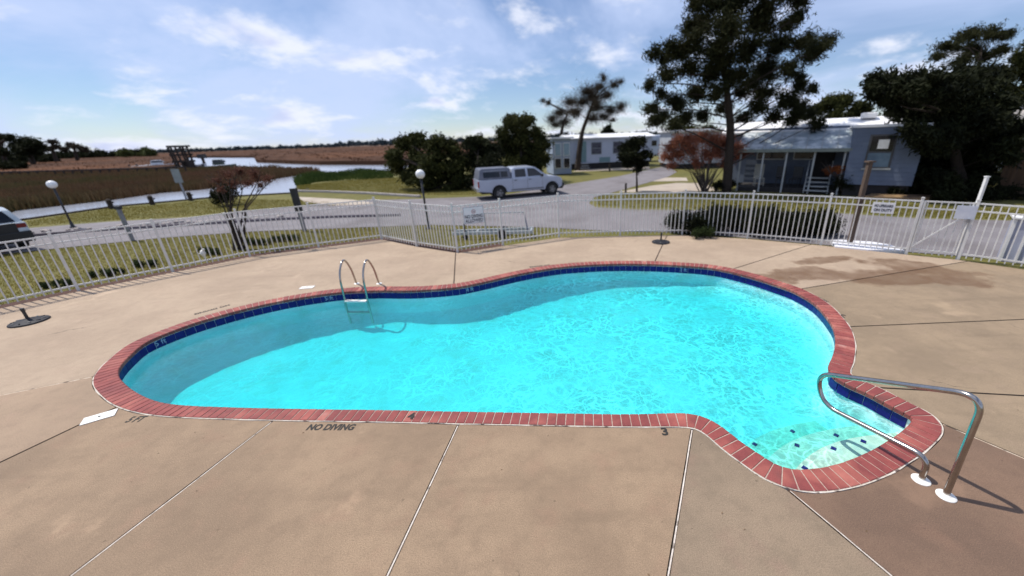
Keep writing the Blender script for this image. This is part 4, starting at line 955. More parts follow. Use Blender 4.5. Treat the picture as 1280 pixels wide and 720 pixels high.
bush('small_shrub', 878, 297.5, 28, 15, 3000, .022, f_green, 'small green shrub growing through the fence at the hedge', .1, z=0.0)
for u, v, lab in ((80, 366, 'low dark plant at the base of the first full fence post from the left'), (140, 352, 'low plant by the fence between the first and second posts'), (190, 340, 'low dark plant beside the second fence post from the left'), (270, 325, 'low shrub behind the fence next to the white ornament'), (330, 313, 'low shrub by the fence under the dark red tree'), (365, 309, 'low shrub behind the fence just right of the dark red tree')):
    bush('ground_plant', u - 8, v - 7, 34, 9, 1300, .03, f_green, lab, .15, 'plant')
# mulch bed along the left fence
mulch = mat('mulch_mat', (0.05, 0.022, 0.016), (0.10, 0.045, 0.03), 20, .95, bump=1, bscale=60, coord='World')
mb = [FP[i] + (FP[i] - cen).normalized() * 0.12 for i in range(0, 12)]
tag(strip('mulch_bed', mb, 0.50, -0.08, -0.025, mulch), kind='structure')
# white ornament
p = g(257, 325); o = empty('garden_ornament', p, 'small white ornament among the plants by the left fence', 'ornament')
MB().lathe((0, 0, 0), [(0.03, 0), (0.02, .1), (0.06, .16), (0.075, .22), (0.05, .29), (0.02, .32)], 12).build('body', white_plastic, o, smooth=True)
MB().lathe((0.05, 0, .32), [(0.01, -.03), (0.035, -.01), (0.035, .02), (0.01, .045)], 10).build('head', white_plastic, o, smooth=True)
MB().tube([(-.05, 0, .22), (-.14, 0, .20)], [.03, .008], 8).build('tail', white_plastic, o)
p = g(291, 297); o = empty('small_globe_light', p, 'tiny white globe on a thin stake beside the red tree', 'garden light')
MB().tube([(0, 0, 0), (-.02, 0, hyp(p, 287, 267) + .06)], .014, 6).build('stake', black_paint, o)
MB().lathe((-.02, 0, hyp(p, 287, 267) + .06), [(.06 * math.sin(t), -.06 * math.cos(t)) for t in np.linspace(.1, 3.1, 8)], 12).build('globe', lens_glass, o, smooth=True)
# grey sign posts left
grey_metal = mat('galvanised_metal', (0.30, 0.31, 0.33), (0.22, 0.23, 0.25), 8, .5, .6)
def postthing(name, bu, bv, tu, tv, w_, label, cat, m, capm=None, caph=.2):
    p = g(bu, bv); h = hyp(p, tu, tv) + .06; o = empty(name, p, label, cat)
    MB().box((0, 0, h / 2), (w_, w_, h)).build('post', m, o, bevel=.004)
    if capm: MB().box((0, 0, h - caph / 2 + .02), (w_ * 2.0, w_ * 1.3, caph)).build('cap_box', capm, o, bevel=.01)
    return o
postthing('meter_post', 166, 301, 149, 258, .10, 'grey post behind the left fence in front of the grass strip', 'post', grey_metal, black_paint, .12)
postthing('meter_post', 381, 289, 368, 236, .11, 'grey post with a dark box on top between the red tree and the fence corner', 'post', grey_metal, black_paint, .9)
p = g(233, 249); h = hyp(p, 222, 211) + .06; o = empty('road_sign', p, 'pale road sign on a post at the edge of the creek', 'sign')
MB().box((0, 0, h / 2), (.08, .08, h)).build('post', grey_metal, o); MB().box((0, -.05, h - .45), (.55, .03, .9)).build('sign_panel', mat('sign_back', (.25, .28, .27), (.2, .22, .22), 4, .5), o)
# wooden and white posts right
wood = mat('weathered_wood', (0.12, 0.08, 0.058), (0.075, 0.05, 0.036), 4, .9, bump=.6, bscale=30, stretch=(4, 4, .6))
p = g(1061, 308); hh = hyp(p, 1086, 203) + .06; o = empty('wooden_post', p, 'brown weathered wooden post standing behind the fence near the lifeguard sign', 'post')
MB().box((0, 0, hh / 2), (.105, .105, hh)).build('post', wood, o, bevel=.006); MB().box((0, 0, hh + .02), (.18, .18, .04)).build('cap', wood, o)
p = g(1196, 326); hh = hyp(p, 1219, 221) + .06; o = empty('white_post', p, 'tall white post rising behind the gate', 'post')
MB().box((0, 0, hh / 2), (.06, .06, hh)).build('post', white_paint, o, bevel=.004)
MB().box((0, 0, hh + .012), (.08, .08, .02)).build('cap', white_paint, o)
postthing('bollard', 782, 243, 782.5, 229, .10, 'short dark bollard beside the small round tree', 'bollard', timber)
postthing('bollard', 762, 214.5, 762, 205, .14, 'dark bollard in front of the white mobile home', 'bollard', timber)
# white slab by the fence
sl = MB().prism([tuple(at(*q, 0.0))[:2] for q in [(1038, 301.5), (1050, 301), (1090, 303.5), (1113, 307.5), (1131, 315), (1085, 313.5), (1044, 309.5)]], -0.06, 0.035).build('white_board', mat('white_sheet_paint', (.80, .80, .84), (.68, .68, .73), 2, .6, coord='World'))
tag(sl, 'flat bright white board lying on the ground behind the fence left of the gate', 'board')
# cabinet behind the fence at the far right
p = g(1268, 326); o = empty('storage_cabinet', p, 'white upright cabinet with a flat top behind the fence at the right edge', 'cabinet', rz=-0.75)
MB().box((0.05, 0, .52), (.66, .5, 1.04)).build('cabinet_body', mat('cabinet_panel', (.38, .40, .50), (.30, .32, .42), 3, .5), o, bevel=.01)
for x in (-.27, -.03, .37): MB().box((x, -.262, .52), (.05, .025, 1.02)).build('door_stile', white_paint, o)
MB().box((.05, 0, 1.065), (.76, .6, .05)).build('cabinet_top', white_paint, o, bevel=.01)
# white trailer frame behind the NO DIVING sign
p0, p1 = g(566, 300), g(667, 297); o = empty('boat_trailer', p0, 'low white trailer frame with a dark jack wheel behind the diving sign', 'trailer')
d = (p1 - p0); Ln = d.length; d.normalize(); sd = Vector((-d.y, d.x, 0))
tw = mat('trailer_paint', (.42, .46, .48), (.33, .37, .39), 5, .5)
for s_, z in ((0, .22), (.35, .22)): MB().beam(sd * s_ + Vector((0, 0, z)), d * Ln + sd * (.17 + (s_ - .17) * 1.6) + Vector((0, 0, z)), .07, .10).build('frame_rail', tw, o)
MB().beam(d * Ln * .3 + Vector((0, 0, .22)), d * Ln * .3 + sd * .4 + Vector((0, 0, .22)), .05, .06).build('crossbar', tw, o); MB().beam(d * Ln * .97 + Vector((0, 0, .22)), d * Ln * .97 + sd * .45 + Vector((0, 0, .22)), .05, .06).build('crossbar', tw, o)
MB().beam(d * Ln * .94 + Vector((0, 0, .2)), d * Ln * .90 + Vector((0, 0, .88)), .04, .04).build('upright', mat('blue_grey_paint', (.12, .15, .22), (.2, .22, .3), 6, .5), o)
MB().beam(d * Ln * .90 + Vector((0, 0, .88)), d * Ln * .42 + Vector((0, 0, .88)), .03, .03).build('guide_bar', tw, o)
MB().beam(d * Ln * .42 + sd * .1 + Vector((0, 0, .2)), d * Ln * .42 + Vector((0, 0, .89)), .03, .03).build('upright', tw, o)
jk = MB().tube([d * .45 + Vector((0, 0, .10)), d * .45 + Vector((0, 0, .55))], .03, 10).build('jack', black_paint, o)
MB().lathe(d * .45 + Vector((0, 0, .09)) - sd * .03, [(.09, 0), (.09, .05)], 14, axis=sd).build('jack_wheel', black_rubber, o)
for s_ in (-.08, .5): MB().lathe(d * Ln * .62 + sd * s_ + Vector((0, 0, .16)) - sd * .04, [(.10, 0), (.16, .01), (.16, .09), (.10, .10)], 16, axis=sd).build('wheel', black_rubber, o)
# stones along the kerb
stone_m = mat('rubble_stone', (.42, .38, .36), (.28, .24, .23), 6, .9, bump=.6, bscale=15)
def rock_mesh(seed):
    bm = bmesh.new(); bmesh.ops.create_icosphere(bm, subdivisions=1, radius=1); r_ = random.Random(seed)
    for v in bm.verts: v.co *= r_.uniform(.75, 1.2); v.co.z *= .6
    me = bpy.data.meshes.new('stone'); bm.to_mesh(me); bm.free(); me.materials.append(stone_m); return me
rocks = [rock_mesh(i) for i in range(5)]
k_ = [at(*p, -.04) for p in [(40, 291), (137, 284.5), (220, 279.5), (285, 276), (350, 271.5)]]
rp_ = resample(k_, 0.24, False)
for i, q in enumerate(rp_):
    if rnd.random() < .22: continue
    o = bpy.data.objects.new('kerb_stone', rocks[i % 5]); C.objects.link(o); s_ = rnd.uniform(.08, .18)
    o.location = (q[0] + rnd.gauss(0, .12), q[1] + rnd.gauss(0, .16), -.045 + s_ * .3); o.scale = (s_ * rnd.uniform(.8, 1.5), s_, s_); o.rotation_euler = (0, 0, rnd.uniform(0, 6))
    tag(o, 'rough pale stone in the row beside the left road', 'stone', 'stones laid along the left roadside')
# bulkhead piles
for u, v, lab in ((140, 261, 'short dark pile on the bulkhead nearest the left lamp'), (191, 256, 'short dark pile on the bulkhead, second from the left lamp'), (239, 251, 'dark stump beside the pale road sign')):
    p = g(u, v); o = empty('mooring_pile', p, lab, 'pile'); MB().lathe((0, 0, 0), [(.13, 0), (.12, .45), (.14, .5), (.08, .58)], 12).build('pile', timber, o)
    MB().box((.05, 0, .38), (.38, .1, .08)).build('cleat', timber, o)
bush('dark_shrub', 279, 258, 14, 26, 2200, .09, f_dark, 'dark shrub on the grass strip left of the red tree')

# ================================================================ VEHICLES
def truck():
    rw = g(625, 248.5, -.045); fw = g(692.5, 242.8, -.045); d = fw - rw; wb = d.length; d.z = 0; ang = math.atan2(d.y, d.x); k = wb / 3.23
    o = empty('pickup_truck', rw, 'white four door pickup with a grey camper shell parked on the road', 'pickup truck', rz=ang)
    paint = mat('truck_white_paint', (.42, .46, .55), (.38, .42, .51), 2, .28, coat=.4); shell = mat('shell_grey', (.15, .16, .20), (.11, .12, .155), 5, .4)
    trim = mat('black_trim', (.02, .02, .022), (.03, .03, .032), 8, .6); chrome = mat('bumper_chrome', (.55, .55, .56), (.45, .45, .46), 6, .25, .9)
    # local frame: x forward from rear axle, near side is -y (offset by half track)
    Wd = 1.80; y0 = -.12; y1 = y0 + Wd       # near side plane y0
    def T(x, z): return (x, z)
    def arch(xc, r, n=9): return [(xc + r * math.cos(t), .36 + r * math.sin(t)) for t in np.linspace(PI, 0, n)]
    lower = [(-1.18, .48), (-.50, .40)] + arch(0, .44) + [(.50, .36), (2.72, .36)] + arch(3.23, .44) + [(3.72, .42), (3.86, .50), (3.89, .80), (3.82, .98), (3.55, 1.08), (2.75, 1.14), (2.70, 1.12), (-1.18, 1.10)]
    def extr(poly, ya, yb, name, m, par, shrink=0.0, bevel=.03):
        n = len(poly); xs = [p[0] for p in poly]; zc = sum(p[1] for p in poly) / n
        vs = [(x, ya, z) for x, z in poly] + [(x, yb, z) for x, z in poly]; b = MB()
        b.add(vs, [tuple(range(n)), tuple(range(2 * n - 1, n - 1, -1))] + [(i, i + n, (i + 1) % n + n, (i + 1) % n) for i in range(n)])
        ob = b.build(name, m, par)
        if bevel:
            bm = bmesh.new(); bm.from_mesh(ob.data); es = [e for e in bm.edges if any(len(f.verts) > 6 for f in e.link_faces)]
            bmesh.ops.bevel(bm, geom=es, offset=bevel, segments=3, profile=.6, affect='EDGES'); bm.to_mesh(ob.data); bm.free()
        for p in ob.data.polygons: p.use_smooth = True
        try: ob.data.set_sharp_from_angle(angle=math.radians(35))
        except Exception: pass
        return ob
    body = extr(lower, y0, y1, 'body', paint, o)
    # cab with tumblehome
    cabp = [(.78, 1.09), (.82, 1.62), (1.00, 1.70), (2.10, 1.70), (2.30, 1.62), (3.0, 1.13)]
    ncp = len(cabp); vs = []
    for sgn, yb in ((0, y0 + .03), (1, y1 - .03)):
        for x, z in cabp:
            t = (z - 1.09) / .6; vs.append((x, yb + (.16 * t if sgn == 0 else -.16 * t), z))
    b = MB(); b.add(vs, [tuple(range(ncp)), tuple(range(2 * ncp - 1, ncp - 1, -1))] + [(i, i + ncp, (i + 1) % ncp + ncp, (i + 1) % ncp) for i in range(ncp)]); b.build('cab', paint, o, bevel=.03, smooth='auto')
    def sidewin(poly, name='side_window'):
        for near_ in (True, False):
            vs = []
            for x, z in poly:
                t = (z - 1.09) / .6; y = (y0 + .03 + .16 * t - .004) if near_ else (y1 - .03 - .16 * t + .004); vs.append((x, y, z))
            vs2 = [(x, y + (.01 if near_ else -.01), z) for x, y, z in vs]; n = len(vs); b = MB(); b.add(vs + vs2, [tuple(range(n)), tuple(range(2 * n - 1, n - 1, -1))] + [(i, i + n, (i + 1) % n + n, (i + 1) % n) for i in range(n)]); b.build(name, dark_glass, o)
    sidewin([(.98, 1.16), (1.0, 1.58), (1.62, 1.61), (1.64, 1.16)]); sidewin([(1.76, 1.16), (1.75, 1.61), (2.14, 1.60), (2.26, 1.54), (2.70, 1.18)])
    # windscreen
    b = MB(); b.add([(2.36, y0 + .22, 1.585), (2.36, y1 - .22, 1.585), (2.98, y1 - .1, 1.155), (2.98, y0 + .1, 1.155), (2.34, y0 + .22, 1.58), (2.34, y1 - .22, 1.58), (2.96, y1 - .1, 1.14), (2.96, y0 + .1, 1.14)], [(0, 1, 2, 3), (7, 6, 5, 4), (0, 4, 5, 1), (1, 5, 6, 2), (2, 6, 7, 3), (3, 7, 4, 0)]); b.build('windscreen', dark_glass, o)
    # shell
    shp = [(-1.14, 1.10), (-1.02, 1.66), (-.9, 1.71), (.64, 1.71), (.72, 1.66), (.74, 1.10)]; vs = []; n = len(shp)
    for sgn, yb in ((0, y0 + .04), (1, y1 - .04)):
        for x, z in shp: t = (z - 1.09) / .6; vs.append((x, yb + (.13 * t if sgn == 0 else -.13 * t), z))
    b = MB(); b.add(vs, [tuple(range(n)), tuple(range(2 * n - 1, n - 1, -1))] + [(i, i + n, (i + 1) % n + n, (i + 1) % n) for i in range(n)]); sh = b.build('camper_shell', shell, o, bevel=.03, smooth='auto')
    def panel(x0, x1, z0, z1, name, m, par):
        vs = [(x, y0 + .04 + .13 * (z - 1.09) / .6 - e_, z) for e_ in (.008, -.004) for x, z in ((x0, z0), (x0, z1), (x1, z1), (x1, z0))]; b = MB(); b.add(vs, [(0, 1, 2, 3), (7, 6, 5, 4), (0, 4, 5, 1), (1, 5, 6, 2), (2, 6, 7, 3), (3, 7, 4, 0)]); b.build(name, m, par)
    panel(-.85, .10, 1.22, 1.52, 'shell_window', dark_glass, o); panel(.16, .55, 1.22, 1.52, 'shell_window', dark_glass, o); panel(-.8, .4, 1.555, 1.60, 'shell_trim', grey_metal, o)
    # doors seams and handles
    for x in (.80, 1.70, 2.62): MB().box((x, y0 - .001, .80), (.012, .006, .62)).build('door_seam', trim, o)
    for x in (.98, 1.86): MB().box((x, y0 - .015, 1.0), (.16, .03, .035)).build('door_handle', trim, o, bevel=.005)
    MB().box((1.7, y0 - .006, .47), (2.0, .02, .08)).build('sill_trim', mat('sill_grey', (.2, .2, .21), (.15, .15, .16), 5, .6), o)
    MB().box((2.58, y0 - .12, 1.20), (.12, .18, .15)).build('mirror', trim, o, bevel=.02); MB().box((2.58, y1 + .12, 1.20), (.12, .18, .15)).build('mirror', trim, o, bevel=.02)
    red = mat('tail_light_red', (.30, .015, .012), (.22, .01, .01), 9, .25); amber = mat('indicator_amber', (.5, .2, .03), (.4, .15, .02), 9, .3)
    for y in (y0 + .07, y1 - .07): MB().box((-1.165, y, .87), (.06, .16, .34)).build('tail_light', red, o, bevel=.01); MB().box((3.83, y + (.08 if y < 0 else -.08), .80), (.12, .26, .16)).build('headlight', lens_glass, o, bevel=.02)
    MB().box((-1.24, (y0 + y1) / 2, .55), (.16, Wd - .06, .18)).build('rear_bumper', chrome, o, bevel=.02); MB().box((3.92, (y0 + y1) / 2, .55), (.18, Wd - .02, .22)).build('front_bumper', trim, o, bevel=.03)
    MB().box((3.88, (y0 + y1) / 2, .80), (.06, .9, .16)).build('grille', trim, o)
    wheels = []
    for x in (0, 3.23):
        for y, s_ in ((y0 + .02, -1), (y1 - .22, 1)):
            yy = y; ty = MB().lathe((x, yy, .345), [(.20, 0), (.32, .0), (.345, .03), (.345, .17), (.32, .20), (.20, .20)], 26, axis=(0, 1, 0)).build('wheel', black_rubber, o, smooth='auto')
            f_ = yy + (.012 if s_ < 0 else .188)
            MB().lathe((x, yy + (.0 if s_ < 0 else .14), .345), [(.205, .0), (.205, .06)], 22, axis=(0, 1, 0)).build('rim', mat('alloy_rim', (.42, .42, .44), (.3, .3, .32), 12, .4, .7), ty, smooth='auto')
            for q in range(5):
                t = q * 2 * PI / 5; MB().beam((x, yy + (-.006 if s_ < 0 else .206), .345), (x + .2 * math.cos(t), yy + (-.006 if s_ < 0 else .206), .345 + .2 * math.sin(t)), .02, .05, up=(0, 1, 0)).build('spoke', mat('alloy_spoke', (.6, .6, .62), (.5, .5, .52), 12, .35, .7), ty)
    for x in (0, 3.23): MB().box((x, (y0 + y1) / 2, .50), (.84, Wd - .5, .5)).build('wheel_well', trim, o)
    MB().box((1.5, (y0 + y1) / 2, .40), (5.0, Wd - .4, .16)).build('chassis', trim, o)
    o.scale = (k * .96, k * .96, k * .96)
truck()
def suv():
    # rear end of a white estate car entering at the left edge
    p = at(-12, 316, -.045); o = empty('white_car', p, 'white car with dark windows half cut off by the left edge of the picture', 'car', rz=math.radians(-22))
    paint = mat('car_white_paint', (.50, .56, .60), (.45, .50, .55), 2, .25, coat=.5); trim = mat('black_trim2', (.015, .015, .017), (.02, .02, .022), 8, .6)
    Wd = 1.75
    def loft(prof, name, m, ins=.16, z0=.9, bevel=.04):
        n = len(prof); vs = []
        for sgn in (0, 1):
            for x, z in prof:
                t = max(0, (z - z0) / .55); y = -Wd / 2 + ins * t if sgn == 0 else Wd / 2 - ins * t; vs.append((x, y, z))
        b = MB(); b.add(vs, [tuple(range(n)), tuple(range(2 * n - 1, n - 1, -1))] + [(i, i + n, (i + 1) % n + n, (i + 1) % n) for i in range(n)]); return b.build(name, m, o, bevel=bevel, smooth='auto')
    # x forward is negative here: rear bumper at x=+0.9
    loft([(.85, .35), (.92, .60), (.88, .98), (-3.4, .98), (-3.6, .75), (-3.6, .35)], 'body', paint, 0.0)
    loft([(.80, .96), (.55, 1.40), (.35, 1.50), (-1.5, 1.50), (-2.3, .97)], 'cabin', paint)
    for y in (-1, 1):
        b = MB(); yy = lambda z, e_: y * (Wd / 2 - .16 * max(0, (z - .9) / .55) + e_)
        for poly in ([(.50, 1.04), (.30, 1.38), (-.35, 1.42), (-.35, 1.04)], [(-.45, 1.04), (-.45, 1.42), (-1.4, 1.42), (-1.95, 1.04)]):
            vs = [(x, yy(z, .008), z) for x, z in poly] + [(x, yy(z, -.01), z) for x, z in poly]; n = len(poly); b = MB(); b.add(vs, [tuple(range(n)), tuple(range(2 * n - 1, n - 1, -1))] + [(i, i + n, (i + 1) % n + n, (i + 1) % n) for i in range(n)]); b.build('side_window', dark_glass, o)
    b = MB(); b.add([(.80, -.68, 1.02), (.80, .68, 1.02), (.60, .56, 1.38), (.60, -.56, 1.38), (.76, -.68, 1.0), (.76, .68, 1.0), (.56, .56, 1.36), (.56, -.56, 1.36)], [(0, 1, 2, 3), (7, 6, 5, 4), (0, 4, 5, 1), (1, 5, 6, 2), (2, 6, 7, 3), (3, 7, 4, 0)]); b.build('rear_window', dark_glass, o)
    MB().box((.86, 0, .50), (.2, Wd + .02, .34)).build('rear_bumper', trim, o, bevel=.04); MB().box((.90, 0, .82), (.05, Wd - .5, .30)).build('tailgate_trim', trim, o, bevel=.01)
    red = mat('tail_light_dark_red', (.20, .02, .02), (.14, .01, .01), 9, .25)
    for y in (-.72, .72): MB().box((.86, y, .86), (.08, .26, .16)).build('tail_light', red, o, bevel=.01)
    for x in (-.05, -2.7):
        for y in (-Wd / 2 + .0, Wd / 2 - .2):
            ty = MB().lathe((x, y - .01, .32), [(.19, 0), (.30, 0), (.32, .03), (.32, .18), (.30, .21), (.19, .21)], 24, axis=(0, 1, 0)).build('wheel', black_rubber, o, smooth='auto')
            MB().lathe((x, y - .012, .32), [(.19, 0), (.19, .214)], 18, axis=(0, 1, 0)).build('rim', grey_metal, ty, smooth='auto')
    MB().box((-1.3, 0, .36), (4.4, Wd + .015, .14)).build('lower_trim', trim, o)
suv()

# ================================================================ HOUSES
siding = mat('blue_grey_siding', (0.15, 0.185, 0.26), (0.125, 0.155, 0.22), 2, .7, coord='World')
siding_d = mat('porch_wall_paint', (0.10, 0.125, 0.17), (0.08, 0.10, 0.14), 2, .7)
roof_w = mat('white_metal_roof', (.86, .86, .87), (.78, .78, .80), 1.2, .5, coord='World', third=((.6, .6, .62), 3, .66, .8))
roof_b = mat('weathered_blue_roof', (.30, .36, .40), (.58, .62, .64), 1.6, .55, coord='World', sharp=(.42, .6), third=((.12, .16, .2), 3, .55, .7))
trimw = mat('house_trim', (.42, .43, .42), (.34, .35, .34), 3, .6)
skirt = mat('dark_skirting', (.018, .016, .016), (.03, .026, .026), 4, .9)
def house_right():
    A = g(920, 238.5); Bp = g(1046, 243.5); d = (Bp - A); Ln = d.length; d.normalize(); ang = math.atan2(d.y, d.x)
    o = empty('porch_house', A, 'blue grey mobile home with white roof and a covered front porch', 'house', rz=ang)
    # local: x along the porch front, y backwards
    he = 2.25; Pd = 2.3; X1 = Ln
    # porch roof: individual sheets
    nsh = 8; w_ = (X1 + .5) / nsh
    for i in range(nsh):
        x0 = -.25 + i * w_; b = MB()
        z0, z1 = he + .03, he + .95
        b.add([(x0 + .012, -.25, z0), (x0 + w_ - .012, -.25, z0), (x0 + w_ - .012, Pd + .2, z1), (x0 + .012, Pd + .2, z1), (x0 + .012, -.25, z0 - .04), (x0 + w_ - .012, -.25, z0 - .04), (x0 + w_ - .012, Pd + .2, z1 - .04), (x0 + .012, Pd + .2, z1 - .04)], [(0, 1, 2, 3), (7, 6, 5, 4), (0, 4, 5, 1), (1, 5, 6, 2), (2, 6, 7, 3), (3, 7, 4, 0)]); b.build('roof_sheet', roof_b, o)
        MB().beam((x0, -.25, z0 + .012), (x0, Pd + .2, z1 + .012), .03, .035).build('roof_seam', trimw, o)
    MB().box((X1 / 2, -.24, he - .07), (X1 + .4, .07, .16)).build('gutter', mat('gutter_green', (.20, .23, .20), (.16, .18, .16), 3, .6), o)
    for x in (0.03, X1 * .24, X1 * .47, X1 * .73, X1 - .03): MB().box((x, -.05, he / 2), (.08, .08, he)).build('porch_post', trimw, o)
    # back wall of porch with clapboards
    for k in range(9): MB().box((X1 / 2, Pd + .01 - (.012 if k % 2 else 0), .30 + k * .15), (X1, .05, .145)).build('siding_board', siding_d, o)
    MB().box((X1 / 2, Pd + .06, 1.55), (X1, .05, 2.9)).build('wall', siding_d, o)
    for x, ww in ((1.3, 1.5), (3.0, 1.1)):
        f_ = MB().box((x, Pd - .03, 1.95), (ww, .05, .75)).build('window', trimw, o); MB().box((x, Pd - .065, 1.95), (ww - .12, .03, .63)).build('pane', dark_glass, f_)
    dr = MB().box((X1 * .83, Pd - .03, 1.35), (.9, .05, 2.0)).build('door', skirt, o); MB().box((X1 * .83 + .3, Pd - .07, 1.3), (.05, .04, .05)).build('handle', grey_metal, dr)
    MB().box((X1 / 2, Pd / 2, .12), (X1, Pd, .22)).build('porch_floor', skirt, o)
    # main body behind + white low roof
    MB().box((X1 / 2 + 1.6, Pd + 2.1, 1.75), (X1 + 5.4, 4.0, 3.1)).build('main_wall', siding, o)
    b = MB(); x0, x1 = -1.6, X1 + 4.4
    b.add([(x0, Pd - .15, 3.12), (x1, Pd - .15, 3.12), (x1, Pd + 2.1, 3.72), (x0, Pd + 2.1, 3.72), (x1, Pd + 4.4, 3.12), (x0, Pd + 4.4, 3.12), (x0, Pd - .15, 3.04), (x1, Pd - .15, 3.04), (x1, Pd + 4.4, 3.04), (x0, Pd + 4.4, 3.04)], [(0, 1, 2, 3), (3, 2, 4, 5), (6, 9, 8, 7), (0, 6, 7, 1), (5, 4, 8, 9), (0, 3, 5, 9, 6), (1, 7, 8, 4, 2)]); rf = b.build('roof', roof_w, o)
    MB().box((X1 + .8, Pd + 1.6, 3.78), (.7, .6, .28)).build('roof_vent', roof_w, rf, bevel=.06); MB().tube([(1.8, Pd + .9, 3.4), (1.8, Pd + .9, 3.72)], .05, 10).build('flue', skirt, rf)
    MB().tube([(3.6, Pd + .7, 3.35), (3.6, Pd + .7, 3.62)], .04, 10).build('flue', skirt, rf)
    # projecting blue room on the right
    rx0, rx1 = X1 + .12, X1 + 2.75; ry0, ry1 = -.25, Pd + .1
    b = MB().box(((rx0 + rx1) / 2, (ry0 + ry1) / 2, 1.86), (rx1 - rx0, ry1 - ry0, 2.6)); b.build('room_wall', siding, o)
    for k in range(13): MB().box(((rx0 + rx1) / 2, ry0 - .012 - .006 * (k % 2), .66 + k * .2), (rx1 - rx0 + .01, .02, .19)).build('siding_board', siding, o)
    MB().box(((rx0 + rx1) / 2, (ry0 + ry1) / 2, 3.22), (rx1 - rx0 + .2, ry1 - ry0 + .2, .10)).build('room_roof', roof_w, o)
    MB().box(((rx0 + rx1) / 2, (ry0 + ry1) / 2, .28), (rx1 - rx0 - .15, ry1 - ry0 - .15, .56)).build('skirting', skirt, o)
    wf = MB().box((rx0 + 1.15, ry0 - .04, 2.10), (1.0, .05, 1.5)).build('window', mat('window_frame_dark', (.05, .05, .055), (.07, .07, .075), 5, .5), o)
    MB().box((rx0 + 1.15, ry0 - .07, 2.45), (.84, .03, .66)).build('pane', dark_glass, wf); MB().box((rx0 + 1.15, ry0 - .07, 1.72), (.84, .03, .62)).build('pane', mat('curtained_glass', (.07, .12, .18), (.1, .16, .22), 3, .2), wf)
    MB().box((rx0 + 1.2, ry0 - .09, 2.42), (.40, .02, .40)).build('curtain', white_paint, wf); MB().box((rx0 + 1.15, ry0 - .07, 1.31), (1.1, .1, .07)).build('sill', trimw, wf)
    # stairs
    st = X1 * .80
    for k in range(4): MB().box((st, -.10 + .26 * k, .18 + .19 * k), (.95, .27, .05)).build('stair_tread', trimw, o)
    for x in (st - .52, st + .52): MB().beam((x, -.25, .1), (x, .9, .95), .05, .16).build('stair_stringer', trimw, o); MB().beam((x, -.2, .9), (x, .9, 1.6), .04, .05).build('stair_handrail', trimw, o)
    # things on the porch
    return A, d, ang
HA, Hd, Hang = house_right()
Hs = Vector((-Hd.y, Hd.x, 0))
q = HA + Hd * 1.0 + Hs * .9; ch = empty('porch_chair', (q.x, q.y, .17), 'cream high backed chair standing under the left end of the porch roof', 'chair', rz=Hang + .3)
cream = mat('cream_plastic', (.40, .38, .32), (.30, .29, .25), 3, .6)
MB().box((0, 0, .42), (.5, .5, .05)).build('seat', cream, ch, bevel=.01); MB().box((0, .24, .80), (.5, .05, .75)).build('backrest', cream, ch, bevel=.01)
for x in (-.22, .22):
    for y in (-.22, .22): MB().box((x, y, .2), (.04, .04, .4)).build('leg', cream, ch)
for i_, (dx, lab) in enumerate(((2.1, 'dark patio chair on the porch, nearest the middle post'), (2.8, 'dark patio chair on the porch, closer to the stairs'))):
    q = HA + Hd * dx + Hs * 1.0; ch = empty('patio_chair', (q.x, q.y, .17), lab, 'chair', rz=Hang + .2 - i_ * .5)
    MB().box((0, 0, .42), (.48, .48, .05)).build('seat', black_paint, ch, bevel=.01); MB().box((0, .24, .75), (.48, .04, .6)).build('backrest', black_paint, ch, bevel=.01)
    for x in (-.21, .21):
        for y in (-.21, .21): MB().box((x, y, .2), (.035, .035, .4)).build('leg', black_paint, ch)
bush('dark_shrub', 905, 240, 30, 14, 3000, .05, f_dark, 'low dark shrub at the foot of the big pine')
bush('red_shrub', 1120, 243, 24, 14, 1500, .05, f_redd, 'small reddish shrub at the corner of the blue grey room')
bush('dark_shrub', 1140, 246, 60, 16, 6000, .06, f_dark, 'dark undergrowth between the blue grey room and the evergreen tree')
bush('dark_shrub', 1225, 252, 110, 18, 8000, .06, f_dark, 'dark undergrowth beneath the trees at the right')
def far_home(u0, v0, u1, v1, h, label, name='mobile_home'):
    A = aty(u0, v0, at(u0, v0).y); Bq = at(u1, v1); A = at(u0, v0); d = Bq - A; Ln = d.length; d.normalize(); o = empty(name, A, label, 'house', rz=math.atan2(d.y, d.x))
    wl = mat('distant_home_wall', (.42, .44, .48), (.36, .38, .42), 1, .6); MB().box((Ln / 2, 2, h / 2 + .2), (Ln, 4, h - .4)).build('wall', wl, o); MB().box((Ln / 2, 2, .2), (Ln - .3, 3.8, .4)).build('skirting', skirt, o)
    MB().box((Ln / 2, 2, h + .06), (Ln + .5, 4.5, .2)).build('roof', roof_w, o, bevel=.05)
    for k in range(max(1, int(Ln / 3))):
        f_ = MB().box((1.4 + k * 3, -.03, h * .58), (1.1, .06, 1.0)).build('window', trimw, o); MB().box((1.4 + k * 3, -.07, h * .58), (.95, .03, .85)).build('pane', dark_glass, f_)
far_home(836, 211, 925, 208, 3.3, 'pale mobile home half hidden behind the red bush and the big pine')
far_home(1132, 222, 1262, 224, 3.0, 'pale low house hidden behind the dark evergreen at the right')
